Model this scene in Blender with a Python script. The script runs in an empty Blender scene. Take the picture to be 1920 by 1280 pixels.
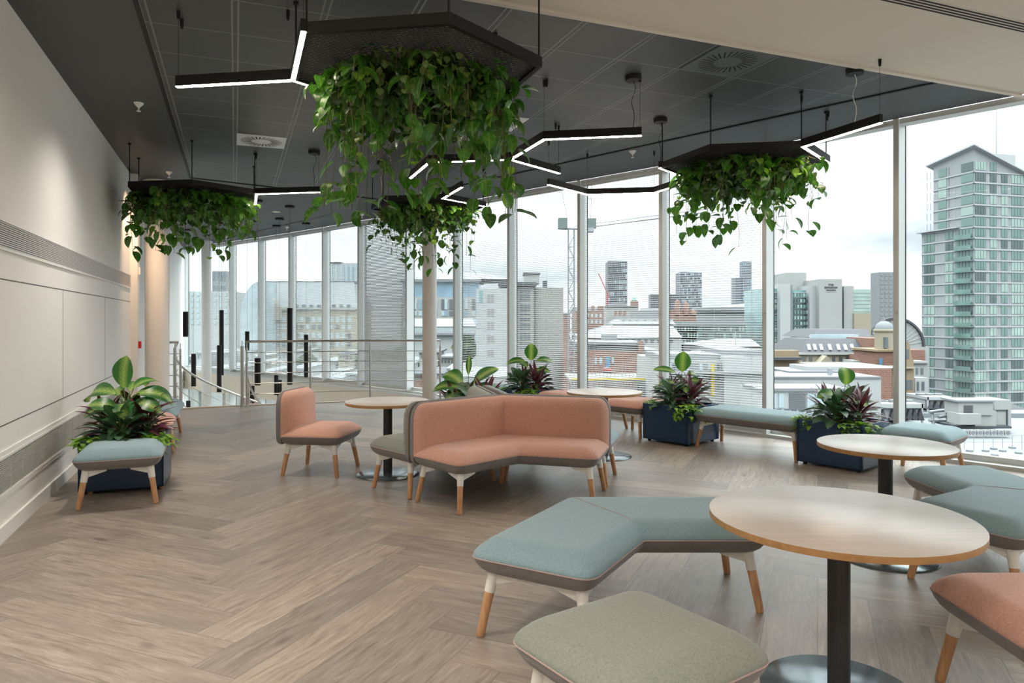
import bpy, math, random
from math import sin, cos, tan, pi, radians as R, floor, sqrt, atan2
from mathutils import Vector, Matrix
random.seed(7)
C = bpy.context.scene.collection
# ------------------------------------------------------------------ camera, sky, exposure
F = 1318.0; EYE = 1.57; HOR = 600.0; CEIL = 3.89
cam = bpy.data.cameras.new('camera'); camo = bpy.data.objects.new('camera', cam); C.objects.link(camo)
cam.sensor_width = 36; cam.lens = 36*F/1920; cam.shift_y = -(640-HOR)/1920; cam.clip_end = 3000; cam.clip_start = .05
camo.location = (0, 0, EYE); camo.rotation_euler = (pi/2, 0, 0)
bpy.context.scene.camera = camo
sc = bpy.context.scene
sc.view_settings.view_transform = 'Standard'; sc.view_settings.look = 'None'
sc.view_settings.gamma = 1; sc.view_settings.use_curve_mapping = False
sc.view_settings.exposure = 1.25
w = bpy.data.worlds.new('overcast_sky'); sc.world = w; w.use_nodes = True
wt = w.node_tree; wt.nodes.clear()
def wn(t, **k):
    n = wt.nodes.new(t)
    for a, b in k.items(): setattr(n, a, b)
    return n
tc = wn('ShaderNodeTexCoord'); sx = wn('ShaderNodeSeparateXYZ'); wt.links.new(tc.outputs['Generated'], sx.inputs[0])
rp = wn('ShaderNodeValToRGB'); wt.links.new(sx.outputs[2], rp.inputs[0])
e = rp.color_ramp.elements; e[0].position = 0.0; e[0].color = (.148, .152, .157, 1); e[1].position = .9; e[1].color = (1, 1, 1, 1)
x2 = rp.color_ramp.elements.new(.45); x2.color = (.66, .665, .67, 1)
x_ = rp.color_ramp.elements.new(.25); x_.color = (.235, .240, .247, 1)
mp = wn('ShaderNodeMapping'); mp.inputs['Scale'].default_value = (1.2, 1.2, 5); wt.links.new(tc.outputs['Generated'], mp.inputs[0])
nz = wn('ShaderNodeTexNoise'); nz.inputs['Scale'].default_value = 2.2; nz.inputs['Detail'].default_value = 5; wt.links.new(mp.outputs[0], nz.inputs[0])
r2 = wn('ShaderNodeValToRGB'); wt.links.new(nz.outputs[0], r2.inputs[0])
r2.color_ramp.elements[0].position = .34; r2.color_ramp.elements[0].color = (.44, .455, .48, 1)
r2.color_ramp.elements[1].position = .64; r2.color_ramp.elements[1].color = (1.0, 1.0, 1.0, 1)
mx = wn('ShaderNodeMix', data_type='RGBA', blend_type='MULTIPLY'); mx.inputs[0].default_value = 1
wt.links.new(rp.outputs[0], mx.inputs[6]); wt.links.new(r2.outputs[0], mx.inputs[7])
bg = wn('ShaderNodeBackground'); wt.links.new(mx.outputs[2], bg.inputs[0]); bg.inputs[1].default_value = 4.6
wo = wn('ShaderNodeOutputWorld'); wt.links.new(bg.outputs[0], wo.inputs[0])
def lamp(name, kind, loc, energy, color, rot=(0, 0, 0), **k):
    l = bpy.data.lights.new(name, kind); l.energy = energy; l.color = color
    for a, b in k.items(): setattr(l, a, b)
    o = bpy.data.objects.new(name, l); o.location = loc; o.rotation_euler = rot; C.objects.link(o); return o
# ------------------------------------------------------------------ object helpers
def tag(o, label=None, cat=None, group=None, kind=None):
    if label: o['label'] = label
    if cat: o['category'] = cat
    if group: o['group'] = group
    if kind: o['kind'] = kind
    return o
def empty(name, loc=(0, 0, 0), rz=0, label=None, cat=None, group=None, kind=None):
    o = bpy.data.objects.new(name, None); C.objects.link(o); o.location = loc; o.rotation_euler = (0, 0, rz); o.empty_display_size = .1
    return tag(o, label, cat, group, kind)
def copy_tree(o, parent=None):
    c = o.copy(); C.objects.link(c); c.parent = parent
    for ch in [x for x in o.children]: copy_tree(ch, c)
    return c
def place(o, loc, rz, label=None, group=None):
    o.location = loc; o.rotation_euler = (0, 0, rz)
    if label: o['label'] = label
    if group: o['group'] = group
    return o
class MB:
    def __init__(s): s.v = []; s.f = []; s.m = []; s.uv = {}; s.t = {}
    def add(s, vs, fs, mi=0):
        b = len(s.v); s.v += [tuple(x) for x in vs]
        for f in fs: s.f.append([b+i for i in f]); s.m.append(mi)
        return b
    def box(s, x0, x1, y0, y1, z0, z1, mi=0):
        s.add([(x0,y0,z0),(x1,y0,z0),(x1,y1,z0),(x0,y1,z0),(x0,y0,z1),(x1,y0,z1),(x1,y1,z1),(x0,y1,z1)],
              [(0,3,2,1),(4,5,6,7),(0,1,5,4),(1,2,6,5),(2,3,7,6),(3,0,4,7)], mi); return s
    def beam(s, a, b, wd, h, mi=0, zt=True):
        # box along a->b (z = bottom), width wd sideways, height h upward
        a = Vector(a); b = Vector(b); d = (b-a); n = Vector((-d.y, d.x, 0)).normalized()*wd/2; u = Vector((0, 0, h))
        s.add([a-n, b-n, b+n, a+n, a-n+u, b-n+u, b+n+u, a+n+u], [(0,3,2,1),(4,5,6,7),(0,1,5,4),(1,2,6,5),(2,3,7,6),(3,0,4,7)], mi); return s
    def prism(s, poly, z0, z1, mi=0):
        n = len(poly)
        s.add([(p[0], p[1], z0) for p in poly]+[(p[0], p[1], z1) for p in poly],
              [tuple(range(n-1, -1, -1)), tuple(range(n, 2*n))]+[(i, (i+1) % n, n+(i+1) % n, n+i) for i in range(n)], mi); return s
    def tube(s, pts, r, n=8, mi=0, cap=True, r2=None):
        pts = [Vector(p) for p in pts]; k = len(pts); base = len(s.v)
        ref = Vector((0, 0, 1))
        for i, p in enumerate(pts):
            d = (pts[min(i+1, k-1)]-pts[max(i-1, 0)]).normalized()
            rf = ref if abs(d.z) < .95 else Vector((1, 0, 0))
            a = d.cross(rf).normalized(); b = a.cross(d).normalized()
            rr = r if r2 is None else r+(r2-r)*i/(k-1)
            for j in range(n):
                t = 2*pi*j/n; s.v.append(tuple(p+a*cos(t)*rr+b*sin(t)*rr))
        for i in range(k-1):
            for j in range(n):
                s.f.append([base+i*n+j, base+(i+1)*n+j, base+(i+1)*n+(j+1) % n, base+i*n+(j+1) % n]); s.m.append(mi)
        if cap:
            s.f.append([base+j for j in range(n)]); s.m.append(mi)
            s.f.append([base+(k-1)*n+j for j in range(n-1, -1, -1)]); s.m.append(mi)
        return s
    def lathe(s, prof, n=24, c=(0, 0), mi=0, cap=True):
        base = len(s.v); k = len(prof)
        for r, z in prof:
            for j in range(n): s.v.append((c[0]+r*cos(2*pi*j/n), c[1]+r*sin(2*pi*j/n), z))
        for i in range(k-1):
            for j in range(n): s.f.append([base+i*n+j, base+i*n+(j+1) % n, base+(i+1)*n+(j+1) % n, base+(i+1)*n+j]); s.m.append(mi)
        if cap:
            s.f.append([base+j for j in range(n-1, -1, -1)]); s.m.append(mi)
            s.f.append([base+(k-1)*n+j for j in range(n)]); s.m.append(mi)
        return s
    def rings(s, rs, cap0=True, cap1=True, mi=0):
        base = len(s.v); n = len(rs[0])
        for r in rs: s.v += [tuple(p) for p in r]
        for i in range(len(rs)-1):
            for j in range(n): s.f.append([base+i*n+j, base+i*n+(j+1) % n, base+(i+1)*n+(j+1) % n, base+(i+1)*n+j]); s.m.append(mi)
        if cap0: s.f.append([base+j for j in range(n-1, -1, -1)]); s.m.append(mi)
        if cap1: s.f.append([base+(len(rs)-1)*n+j for j in range(n)]); s.m.append(mi)
        return s
    def build(s, name, mat, parent=None, smooth=False, angle=40):
        me = bpy.data.meshes.new(name); me.from_pydata(s.v, [], s.f)
        mats = mat if isinstance(mat, (list, tuple)) else [mat]
        for m in mats: me.materials.append(m)
        if len(mats) > 1: me.polygons.foreach_set('material_index', s.m)
        if s.uv:
            ul = me.uv_layers.new(name='UVMap')
            for p in me.polygons:
                for li in p.loop_indices:
                    ul.data[li].uv = s.uv.get(me.loops[li].vertex_index, (0, 0))
        if s.t:
            at = me.attributes.new('tone', 'FLOAT', 'POINT')
            at.data.foreach_set('value', [s.t.get(i, 0.5) for i in range(len(me.vertices))])
        if smooth:
            me.shade_smooth() if hasattr(me, 'shade_smooth') else me.polygons.foreach_set('use_smooth', [True]*len(me.polygons))
            if angle < 180 and hasattr(me, 'set_sharp_from_angle'): me.set_sharp_from_angle(angle=R(angle))
        me.update()
        o = bpy.data.objects.new(name, me); C.objects.link(o)
        if parent: o.parent = parent
        return o
def struct(o): o['kind'] = 'structure'; return o
# floor / plane points seen along a photo pixel column and row
def flo(px, py, z=0.0):
    Y = F*(EYE-z)/(py-HOR); return ((px-960)/F*Y, Y, z)
def atd(px, py, Y): return ((px-960)/F*Y, Y, EYE+(HOR-py)*Y/F)
# ------------------------------------------------------------------ material helpers
class NT:
    def __init__(s, name):
        s.m = bpy.data.materials.new(name); s.m.use_nodes = True; s.t = s.m.node_tree
        s.b = s.t.nodes['Principled BSDF']; s.out = s.t.nodes['Material Output']
    def n(s, t, **k):
        x = s.t.nodes.new(t)
        for a, b in k.items(): setattr(x, a, b)
        return x
    def l(s, a, b): s.t.links.new(a, b)
    def put(s, sock, v):
        if isinstance(v, (int, float)): sock.default_value = v
        elif isinstance(v, tuple): sock.default_value = v
        else: s.l(v, sock)
    def math(s, op, a, b=None, c=None):
        x = s.n('ShaderNodeMath', operation=op); s.put(x.inputs[0], a)
        if b is not None: s.put(x.inputs[1], b)
        if c is not None: s.put(x.inputs[2], c)
        return x.outputs[0]
    def comb(s, a, b, c=0.0):
        x = s.n('ShaderNodeCombineXYZ'); s.put(x.inputs[0], a); s.put(x.inputs[1], b); s.put(x.inputs[2], c); return x.outputs[0]
    def mix(s, f, a, b, bt='MIX'):
        x = s.n('ShaderNodeMix', data_type='RGBA', blend_type=bt); s.put(x.inputs[0], f); s.put(x.inputs[6], a); s.put(x.inputs[7], b); return x.outputs[2]
    def ramp(s, f, stops):
        x = s.n('ShaderNodeValToRGB'); s.put(x.inputs[0], f); el = x.color_ramp.elements
        while len(el) < len(stops): el.new(.5)
        for q, (p, c) in zip(el, stops): q.position = p; q.color = c if len(c) == 4 else (*c, 1)
        return x.outputs[0]
    def noise(s, v, scale, detail=3, rough=.5):
        x = s.n('ShaderNodeTexNoise'); s.put(x.inputs['Vector'], v); x.inputs['Scale'].default_value = scale
        x.inputs['Detail'].default_value = detail; x.inputs['Roughness'].default_value = rough; return x.outputs[0]
    def obj(s): return s.n('ShaderNodeTexCoord').outputs['Object']
    def pos(s): return s.n('ShaderNodeNewGeometry').outputs['Position']
    def sep(s, v):
        x = s.n('ShaderNodeSeparateXYZ'); s.l(v, x.inputs[0]); return x.outputs
    def bump(s, h, strength=.3, dist=.01):
        x = s.n('ShaderNodeBump'); x.inputs['Strength'].default_value = strength; x.inputs['Distance'].default_value = dist
        s.l(h, x.inputs['Height']); s.l(x.outputs[0], s.b.inputs['Normal'])
    def base(s, c, rough=.5, metal=0., spec=None):
        s.put(s.b.inputs['Base Color'], c if not (isinstance(c, tuple) and len(c) == 3) else (*c, 1)); s.put(s.b.inputs['Roughness'], rough); s.b.inputs['Metallic'].default_value = metal
        if spec is not None: s.b.inputs['Specular IOR Level'].default_value = spec
        return s.m
def plain(name, c, rough=.5, metal=0., var=.06, scale=6., spec=None):
    t = NT(name); v = t.noise(t.obj(), scale, 3)
    a = tuple(max(0, x*(1-var)) for x in c)+(1,); b = tuple(min(1, x*(1+var)) for x in c)+(1,)
    return t.base(t.mix(v, a, b), rough, metal, spec)
M = {}
M['white_wall'] = plain('painted_white_wall', (.82, .805, .775), .6, var=.03, scale=1.5)
M['cream'] = plain('cream_plaster', (.70, .64, .56), .7, var=.02, scale=.7)
M['cream_wall'] = plain('cream_painted_wall', (.75, .68, .58), .7, var=.03)
M['white_metal'] = plain('white_powder_coat', (.62, .64, .64), .35, var=.02)
M['mull'] = plain('mullion_aluminium', (.60, .62, .61), .4, .2, var=.03)
M['column'] = plain('column_paint', (.80, .78, .75), .5, var=.02)
M['dark_ceiling'] = plain('dark_ceiling_paint', (.058, .066, .068), .55, var=.12, scale=1.2)
M['black'] = plain('black_powder_coat', (.010, .010, .011), .6, spec=.3, var=.1)
M['black_column'] = plain('black_table_column', (.025, .027, .028), .42, var=.1)
M['dark'] = plain('dark_gap', (.012, .012, .012), .8)
M['backing'] = plain('grille_backing', (.05, .048, .045), .8)
M['grille'] = plain('grille_aluminium', (.62, .60, .57), .4, .3, var=.02)
M['steel'] = plain('brushed_stainless', (.55, .54, .52), .28, 1., var=.06, scale=30)
M['base_steel'] = plain('table_base_lacquer', (.16, .20, .22), .22, .6, var=.04)
M['blue_metal'] = plain('navy_planter_lacquer', (.012, .042, .105), .33, var=.08, scale=2)
M['rubber'] = plain('black_rubber', (.02, .02, .02), .7)
M['soil'] = plain('potting_soil', (.075, .05, .032), .95, var=.6, scale=60)
M['wplastic'] = plain('white_leg_socket', (.80, .79, .75), .4, var=.02)
M['slat'] = plain('blind_slat', (.40, .41, .42), .5, var=.02)
M['tiles_plate'] = plain('dark_grey_diffuser_plate', (.10, .115, .115), .5)
M['red'] = plain('red_plastic', (.55, .02, .02), .4)
def fabric(name, a, b):
    t = NT(name); o = t.obj(); n1 = t.noise(o, 330, 3, .75); n2 = t.noise(o, 90, 2)
    f = t.math('ADD', t.math('MULTIPLY', n1, .8), t.math('MULTIPLY', n2, .2))
    c = t.ramp(f, [(.38, a), (.62, b)])
    t.bump(n1, .35, .002); m = t.base(c, .92, 0., .25)
    t.b.inputs['Sheen Weight'].default_value = .25; t.b.inputs['Sheen Roughness'].default_value = .5
    return m
M['blue_fab'] = fabric('blue_green_wool', (.185, .295, .33), (.325, .45, .495))
M['sage_fab'] = fabric('sage_grey_wool', (.185, .215, .19), (.33, .345, .30))
M['pink_fab'] = fabric('salmon_pink_wool', (.52, .27, .20), (.76, .46, .37))
M['grey_fab'] = fabric('warm_grey_wool', (.17, .158, .155), (.25, .235, .23))
M['piping'] = fabric('dusty_pink_piping', (.40, .29, .27), (.50, .37, .34))
def wood(name, a, b, axis='z', rough=.45, sc_=1.0):
    t = NT(name); s = t.sep(t.obj())
    if axis == 'z': v = t.comb(t.math('MULTIPLY', s[0], 60*sc_), t.math('MULTIPLY', s[1], 60*sc_), t.math('MULTIPLY', s[2], 5*sc_))
    else: v = t.comb(t.math('MULTIPLY', s[0], 2.2*sc_), t.math('MULTIPLY', s[1], 45*sc_), t.math('MULTIPLY', s[2], 20))
    n = t.noise(v, 1.0, 5, .6)
    c = t.ramp(n, [(.3, a), (.7, b)]); t.bump(n, .08, .002); return t.base(c, rough)
M['leg_wood'] = wood('oak_leg', (.46, .235, .11), (.68, .39, .20))
M['top_wood'] = wood('pale_oak_laminate', (.56, .50, .44), (.66, .60, .54), 'x', .30)
M['edge_wood'] = wood('oak_edge_band', (.36, .19, .07), (.50, .28, .115), 'x', .4)
M['trim_wood'] = wood('pale_edge_trim', (.5, .42, .33), (.6, .52, .42), 'x', .4)
# herringbone planks
def floor_mat():
    t = NT('herringbone_oak_planks'); s = t.sep(t.pos()); W = .26; n = 6; a = R(66.5)
    p = t.math('DIVIDE', t.math('ADD', t.math('MULTIPLY', s[0], cos(a)), t.math('MULTIPLY', s[1], sin(a))), W)
    q = t.math('DIVIDE', t.math('ADD', t.math('MULTIPLY', s[0], -sin(a)), t.math('MULTIPLY', s[1], cos(a))), W)
    p = t.math('ADD', p, 200.0); q = t.math('ADD', q, 200.0)
    i = t.math('FLOOR', p); j = t.math('FLOOR', q)
    m = t.math('FLOORED_MODULO', t.math('SUBTRACT', i, j), 2.0*n)
    H = t.math('LESS_THAN', m, n-.5); V = t.math('SUBTRACT', 1.0, H)
    mv = t.math('SUBTRACT', 2.0*n-1, m)
    idx = t.math('SUBTRACT', i, t.math('MULTIPLY', m, H)); idy = t.math('SUBTRACT', j, t.math('MULTIPLY', mv, V))
    al = t.math('ADD', t.math('MULTIPLY', t.math('SUBTRACT', p, idx), H), t.math('MULTIPLY', t.math('SUBTRACT', q, idy), V))
    ac = t.math('ADD', t.math('MULTIPLY', t.math('FRACT', q), H), t.math('MULTIPLY', t.math('FRACT', p), V))
    wnz = t.n('ShaderNodeTexWhiteNoise', noise_dimensions='3D'); t.l(t.comb(idx, idy, H), wnz.inputs['Vector']); rnd = wnz.outputs['Value']
    r50 = t.math('MULTIPLY', rnd, 90.0)
    # wavy grain
    wv = t.noise(t.comb(t.math('MULTIPLY', al, .55), t.math('MULTIPLY', ac, 1.6), r50), 1.0, 2)
    ac2 = t.math('ADD', ac, t.math('MULTIPLY', wv, .35))
    g1 = t.noise(t.comb(t.math('MULTIPLY', al, .9), t.math('MULTIPLY', ac2, 11.0), r50), 1.0, 5, .62)
    g2 = t.noise(t.comb(t.math('MULTIPLY', al, 3.5), t.math('MULTIPLY', ac2, 46.0), r50), 1.0, 3, .6)
    g3 = t.noise(t.comb(t.math('MULTIPLY', al, .28), t.math('MULTIPLY', ac, 1.1), r50), 1.0, 2, .5)
    c = t.ramp(g1, [(.28, (.17, .14, .115)), (.44, (.30, .255, .214)), (.60, (.385, .333, .284)), (.78, (.48, .425, .37))])
    c = t.mix(t.math('MULTIPLY', t.ramp(g2, [(.35, (0, 0, 0)), (.75, (1, 1, 1))]), .55), c, (.20, .155, .12, 1))
    c = t.mix(t.ramp(g3, [(.52, (0, 0, 0)), (.72, (.55, .55, .55))]), c, (.21, .18, .155, 1))
    c = t.mix(1.0, c, t.ramp(rnd, [(0, (.76, .76, .78)), (.5, (.98, .98, .98)), (1, (1.18, 1.16, 1.13))]), 'MULTIPLY')
    # knots
    vo = t.n('ShaderNodeTexVoronoi', feature='F1'); t.l(t.comb(t.math('MULTIPLY', al, .36), t.math('MULTIPLY', ac, .95), r50), vo.inputs['Vector']); vo.inputs['Scale'].default_value = 1.0
    c = t.mix(t.ramp(vo.outputs['Distance'], [(.02, (.6, .6, .6)), (.12, (0, 0, 0))]), c, (.10, .08, .065, 1))
    e1 = t.math('MINIMUM', ac, t.math('SUBTRACT', 1.0, ac)); e2 = t.math('MINIMUM', al, t.math('SUBTRACT', float(n), al))
    ed = t.math('MINIMUM', e1, e2); gap = t.ramp(ed, [(.003, (1, 1, 1)), (.011, (0, 0, 0))])
    c = t.mix(t.math('MULTIPLY', gap, .65), c, (.10, .08, .065, 1))
    hb = t.math('SUBTRACT', t.math('MULTIPLY', g2, .3), gap); t.bump(hb, .22, .002)
    ro = t.math('ADD', .33, t.math('MULTIPLY', g1, .16))
    return t.base(c, ro, 0., .5)
M['floor'] = floor_mat()
TH = R(21.5)     # direction across the ceiling grid; the left wall runs at TH+90
def st(s, t): return (s*cos(TH)-t*sin(TH), s*sin(TH)+t*cos(TH))
def tile_mat():
    t = NT('dark_metal_ceiling_tiles'); p = t.sep(t.pos())
    s = t.math('ADD', t.math('MULTIPLY', p[0], cos(TH)), t.math('MULTIPLY', p[1], sin(TH)))
    u = t.math('ADD', t.math('MULTIPLY', p[0], -sin(TH)), t.math('MULTIPLY', p[1], cos(TH)))
    a = t.math('SUBTRACT', t.math('FLOORED_MODULO', t.math('ADD', s, .3165), .633), .3165)   # distance to nearest bar
    b = t.math('SUBTRACT', t.math('FLOORED_MODULO', t.math('ADD', u, .322-6.126+6.44), .644), .322)
    aa = t.math('ABSOLUTE', a); bb = t.math('ABSOLUTE', b)
    l1 = t.ramp(t.math('ABSOLUTE', t.math('SUBTRACT', aa, .022)), [(.004, (1, 1, 1)), (.009, (0, 0, 0))])
    l2 = t.ramp(bb, [(.004, (1, 1, 1)), (.009, (0, 0, 0))])
    ln = t.math('MAXIMUM', l1, l2)
    bev = t.math('MAXIMUM', l1, l2)
    wnz = t.n('ShaderNodeTexWhiteNoise', noise_dimensions='2D')
    t.l(t.comb(t.math('FLOOR', t.math('DIVIDE', s, .633)), t.math('FLOOR', t.math('DIVIDE', t.math('SUBTRACT', u, 6.126), .644))), wnz.inputs['Vector'])
    n = t.noise(t.pos(), 1.6, 3)
    c = t.mix(n, (.040, .046, .048, 1), (.058, .065, .066, 1))
    c = t.mix(1.0, c, t.ramp(wnz.outputs['Value'], [(0, (.9, .9, .9)), (1, (1.1, 1.1, 1.1))]), 'MULTIPLY')
    c = t.mix(ln, c, (.17, .185, .185, 1))  # lit gaps between the tiles painted in as paler lines
    t.bump(bev, .6, .004)
    return t.base(c, .5)
M['tiles'] = tile_mat()
def glass(name, tint=(.93, .97, .96), refl=.09):
    t = NT(name); t.t.nodes.remove(t.b)
    tr = t.n('ShaderNodeBsdfTransparent'); tr.inputs[0].default_value = (*tint, 1)
    gl = t.n('ShaderNodeBsdfGlossy'); gl.inputs['Roughness'].default_value = .01; gl.inputs[0].default_value = (.8, .9, .88, 1)
    lw = t.n('ShaderNodeLayerWeight'); lw.inputs[0].default_value = .18
    f = t.math('MULTIPLY', lw.outputs['Fresnel'], refl*2.2)
    mx_ = t.n('ShaderNodeMixShader'); t.l(f, mx_.inputs[0]); t.l(tr.outputs[0], mx_.inputs[1]); t.l(gl.outputs[0], mx_.inputs[2])
    t.l(mx_.outputs[0], t.out.inputs[0]); return t.m
M['glass'] = glass('window_glass')
def emit(name, c, s_):
    t = NT(name); t.base((.9, .9, .9), .5); t.b.inputs['Emission Color'].default_value = (*c, 1); t.b.inputs['Emission Strength'].default_value = s_; return t.m
M['led'] = emit('led_diffuser', (1, .82, .66), 26)
M['downlight'] = emit('downlight_lens', (1, .78, .55), 12)
def leafmat(name, base, pale, rib=(.35, .55, .12), trans=.25, var=.5, pattern='none'):
    t = NT(name); uv = t.n('ShaderNodeTexCoord').outputs['UV']; s = t.sep(uv)
    at = t.n('ShaderNodeAttribute', attribute_name='tone').outputs['Fac']
    c = t.mix(at, (*base, 1), (*pale, 1))
    ax = t.math('ABSOLUTE', t.math('SUBTRACT', s[0], .5))
    # side veins run obliquely from the midrib
    vein = t.math('FRACT', t.math('SUBTRACT', t.math('MULTIPLY', s[1], 9.0), t.math('MULTIPLY', ax, 7.0)))
    vl = t.ramp(vein, [(0.0, (1, 1, 1)), (.22, (0, 0, 0))])
    if pattern == 'dieff':
        cen = t.ramp(t.math('ADD', ax, t.math('MULTIPLY', t.noise(t.comb(t.math('MULTIPLY', s[0], 8.0), t.math('MULTIPLY', s[1], 14.0), at), 2.0, 3), .22)), [(.17, (1, 1, 1)), (.36, (0, 0, 0))])
        f = t.math('MULTIPLY', cen, t.math('ADD', .40, t.math('MULTIPLY', vl, .6)))
        c = t.mix(t.math('MINIMUM', t.math('MULTIPLY', f, 1.1), 1.0), c, (.50, .66, .18, 1))
    elif pattern == 'silver':
        f = t.math('MULTIPLY', t.ramp(ax, [(.30, (1, 1, 1)), (.40, (0, 0, 0))]), t.math('MULTIPLY', vl, .8))
        c = t.mix(f, c, (.34, .46, .36, 1))
    else:
        nn = t.noise(t.comb(t.math('MULTIPLY', s[0], 3.0), t.math('MULTIPLY', s[1], 2.5), t.math('MULTIPLY', at, 30.0)), 2.0, 3)
        f = t.math('MULTIPLY', t.ramp(nn, [(.52, (0, 0, 0)), (.66, (1, 1, 1))]), var)
        c = t.mix(f, c, (*rib, 1)); c = t.mix(t.math('MULTIPLY', vl, .22), c, (*rib, 1))
    mid = t.ramp(ax, [(.012, (1, 1, 1)), (.035, (0, 0, 0))]); c = t.mix(t.math('MULTIPLY', mid, .6), c, (*rib, 1))
    m = t.base(c, .36, 0., .45)
    tr = t.n('ShaderNodeBsdfTranslucent'); t.l(t.mix(1.0, c, (1.5, 1.7, .8, 1), 'MULTIPLY'), tr.inputs[0])
    mx_ = t.n('ShaderNodeMixShader'); mx_.inputs[0].default_value = trans
    t.l(t.b.outputs[0], mx_.inputs[1]); t.l(tr.outputs[0], mx_.inputs[2]); t.l(mx_.outputs[0], t.out.inputs[0]); return m
M['pothos'] = leafmat('pothos_leaf', (.015, .085, .012), (.06, .235, .02), (.26, .40, .09), .22, .4)
M['lime'] = leafmat('lime_pothos_leaf', (.10, .27, .02), (.28, .48, .05), (.40, .55, .12), .3, .3)
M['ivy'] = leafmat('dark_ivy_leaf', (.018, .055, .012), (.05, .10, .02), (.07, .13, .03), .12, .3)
M['olive'] = leafmat('olive_vine_leaf', (.05, .12, .02), (.16, .24, .05), (.25, .30, .08), .25, .4)
M['dieff'] = leafmat('dieffenbachia_leaf', (.02, .115, .02), (.045, .185, .03), (.42, .55, .16), .25, .5, 'dieff')
M['aglao'] = leafmat('aglaonema_leaf', (.02, .075, .03), (.04, .12, .045), (.2, .3, .2), .15, .5, 'silver')
M['cordy'] = leafmat('burgundy_cordyline_leaf', (.045, .012, .028), (.12, .02, .045), (.18, .04, .06), .15, .4)
M['bronze'] = leafmat('dark_croton_leaf', (.03, .05, .03), (.08, .06, .04), (.10, .12, .05), .12, .5)
M['stem'] = plain('green_stem', (.14, .24, .05), .5)
M['vine'] = plain('brown_vine', (.13, .10, .04), .7)
# ------------------------------------------------------------------ the room
FAC = [(12.1, -.05), (11.0, 1.1), (9.9, 2.25), (8.8, 3.4), (7.7, 4.6), (6.6, 5.75), (5.50, 6.95), (4.43, 8.11), (3.38, 9.42), (2.235, 10.58), (1.107, 11.68),
       (-.068, 12.83), (-1.155, 13.97), (-2.30, 15.25), (-3.60, 16.45), (-4.74, 17.58), (-5.93, 18.68), (-7.12, 19.75), (-8.36, 20.8), (-9.6, 21.75), (-10.62, 22.65)]
def wallx(Y): return -3.61-.394*(Y-4.96)
wl = lambda Y: (wallx(Y), Y)
edge = [wl(12.05), (-5.80, 12.42), (-4.93, 12.85), (-3.17, 13.50), (-1.32, 13.62)]
fl_poly = [(-.1, -4.5), (12.1, -4.5), (12.1, -.05)]+[(x, y) for x, y in FAC[1:12]]+[(-1.0, 13.85)]+edge[::-1]+[wl(-4.5)]
struct(MB().prism(fl_poly, -.30, 0).build('floor', M['floor']))
lip = MB()
for a, b in zip(edge[:-1], edge[1:]): lip.beam((a[0], a[1]+.05, -.32), (b[0], b[1]+.05, -.32), .10, .335)
struct(lip.build('trim_1', M['trim_wood']))
low = MB().prism([wl(10.0), (3.5, 10.0)]+[(x+.3, y+.3) for x, y in FAC[9:]]+[wl(22.8)], -3.9, -3.7)
struct(low.build('floor.001', plain('lower_floor_vinyl', (.42, .40, .37), .5)))
# ceilings, all one level: dark plain band, tiled field, cream front part
c0 = st(-6, 4.838); c1 = st(9.5, 4.838)
fac_out = [(x, y) for x, y in FAC]
# intersection of the cream edge with the facade
def isect(p, d, a, b):
    ex, ey = b[0]-a[0], b[1]-a[1]; den = d[0]*ey-d[1]*ex
    t = ((a[0]-p[0])*ey-(a[1]-p[1])*ex)/den; u = ((a[0]-p[0])*d[1]-(a[1]-p[1])*d[0])/den; return t, u
p0 = st(0, 4.838); dd = (cos(TH), sin(TH)); hit = None
for i in range(len(FAC)-1):
    t_, u_ = isect(p0, dd, FAC[i], FAC[i+1])
    if 0 <= u_ <= 1: hit = (i, (p0[0]+dd[0]*t_, p0[1]+dd[1]*t_))
i_, HP = hit
t_, _ = isect(p0, dd, wl(0), wl(10)); WP = (p0[0]+dd[0]*t_, p0[1]+dd[1]*t_)
struct(MB().prism([wl(-4.5), (12.1, -4.5)]+FAC[:i_+1]+[HP, WP], CEIL, CEIL+.3).build('ceiling', M['cream']))
P1 = st(-.672, 4.838); lineA, lineB = (4.17, 6.81), (-.776, 12.04)
t_, _ = isect(p0, dd, lineA, lineB); P2 = (p0[0]+dd[0]*t_, p0[1]+dd[1]*t_)
P3 = (-2.35, 13.62); P4 = (-5.24, 11.45)
tile_poly = [P1, P2, P3, P4]
struct(MB().prism([WP, P1, P4, P3, P2, HP]+FAC[i_+1:]+[wl(22.8)], CEIL, CEIL+.3).build('ceiling.001', M['dark_ceiling']))
struct(MB().prism(tile_poly, CEIL, CEIL+.3).build('ceiling.002', M['tiles']))
tr = MB()
for a, b in zip(tile_poly, tile_poly[1:]+tile_poly[:1]):
    tr.beam((a[0], a[1], CEIL-.012), (b[0], b[1], CEIL-.012), .035, .012)
struct(tr.build('trim_2', M['black']))
struct(MB().beam((WP[0], WP[1]-.03, CEIL-.02), (HP[0], HP[1]-.03, CEIL-.02), .05, .02).build('trim_3', M['cream']))
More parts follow.
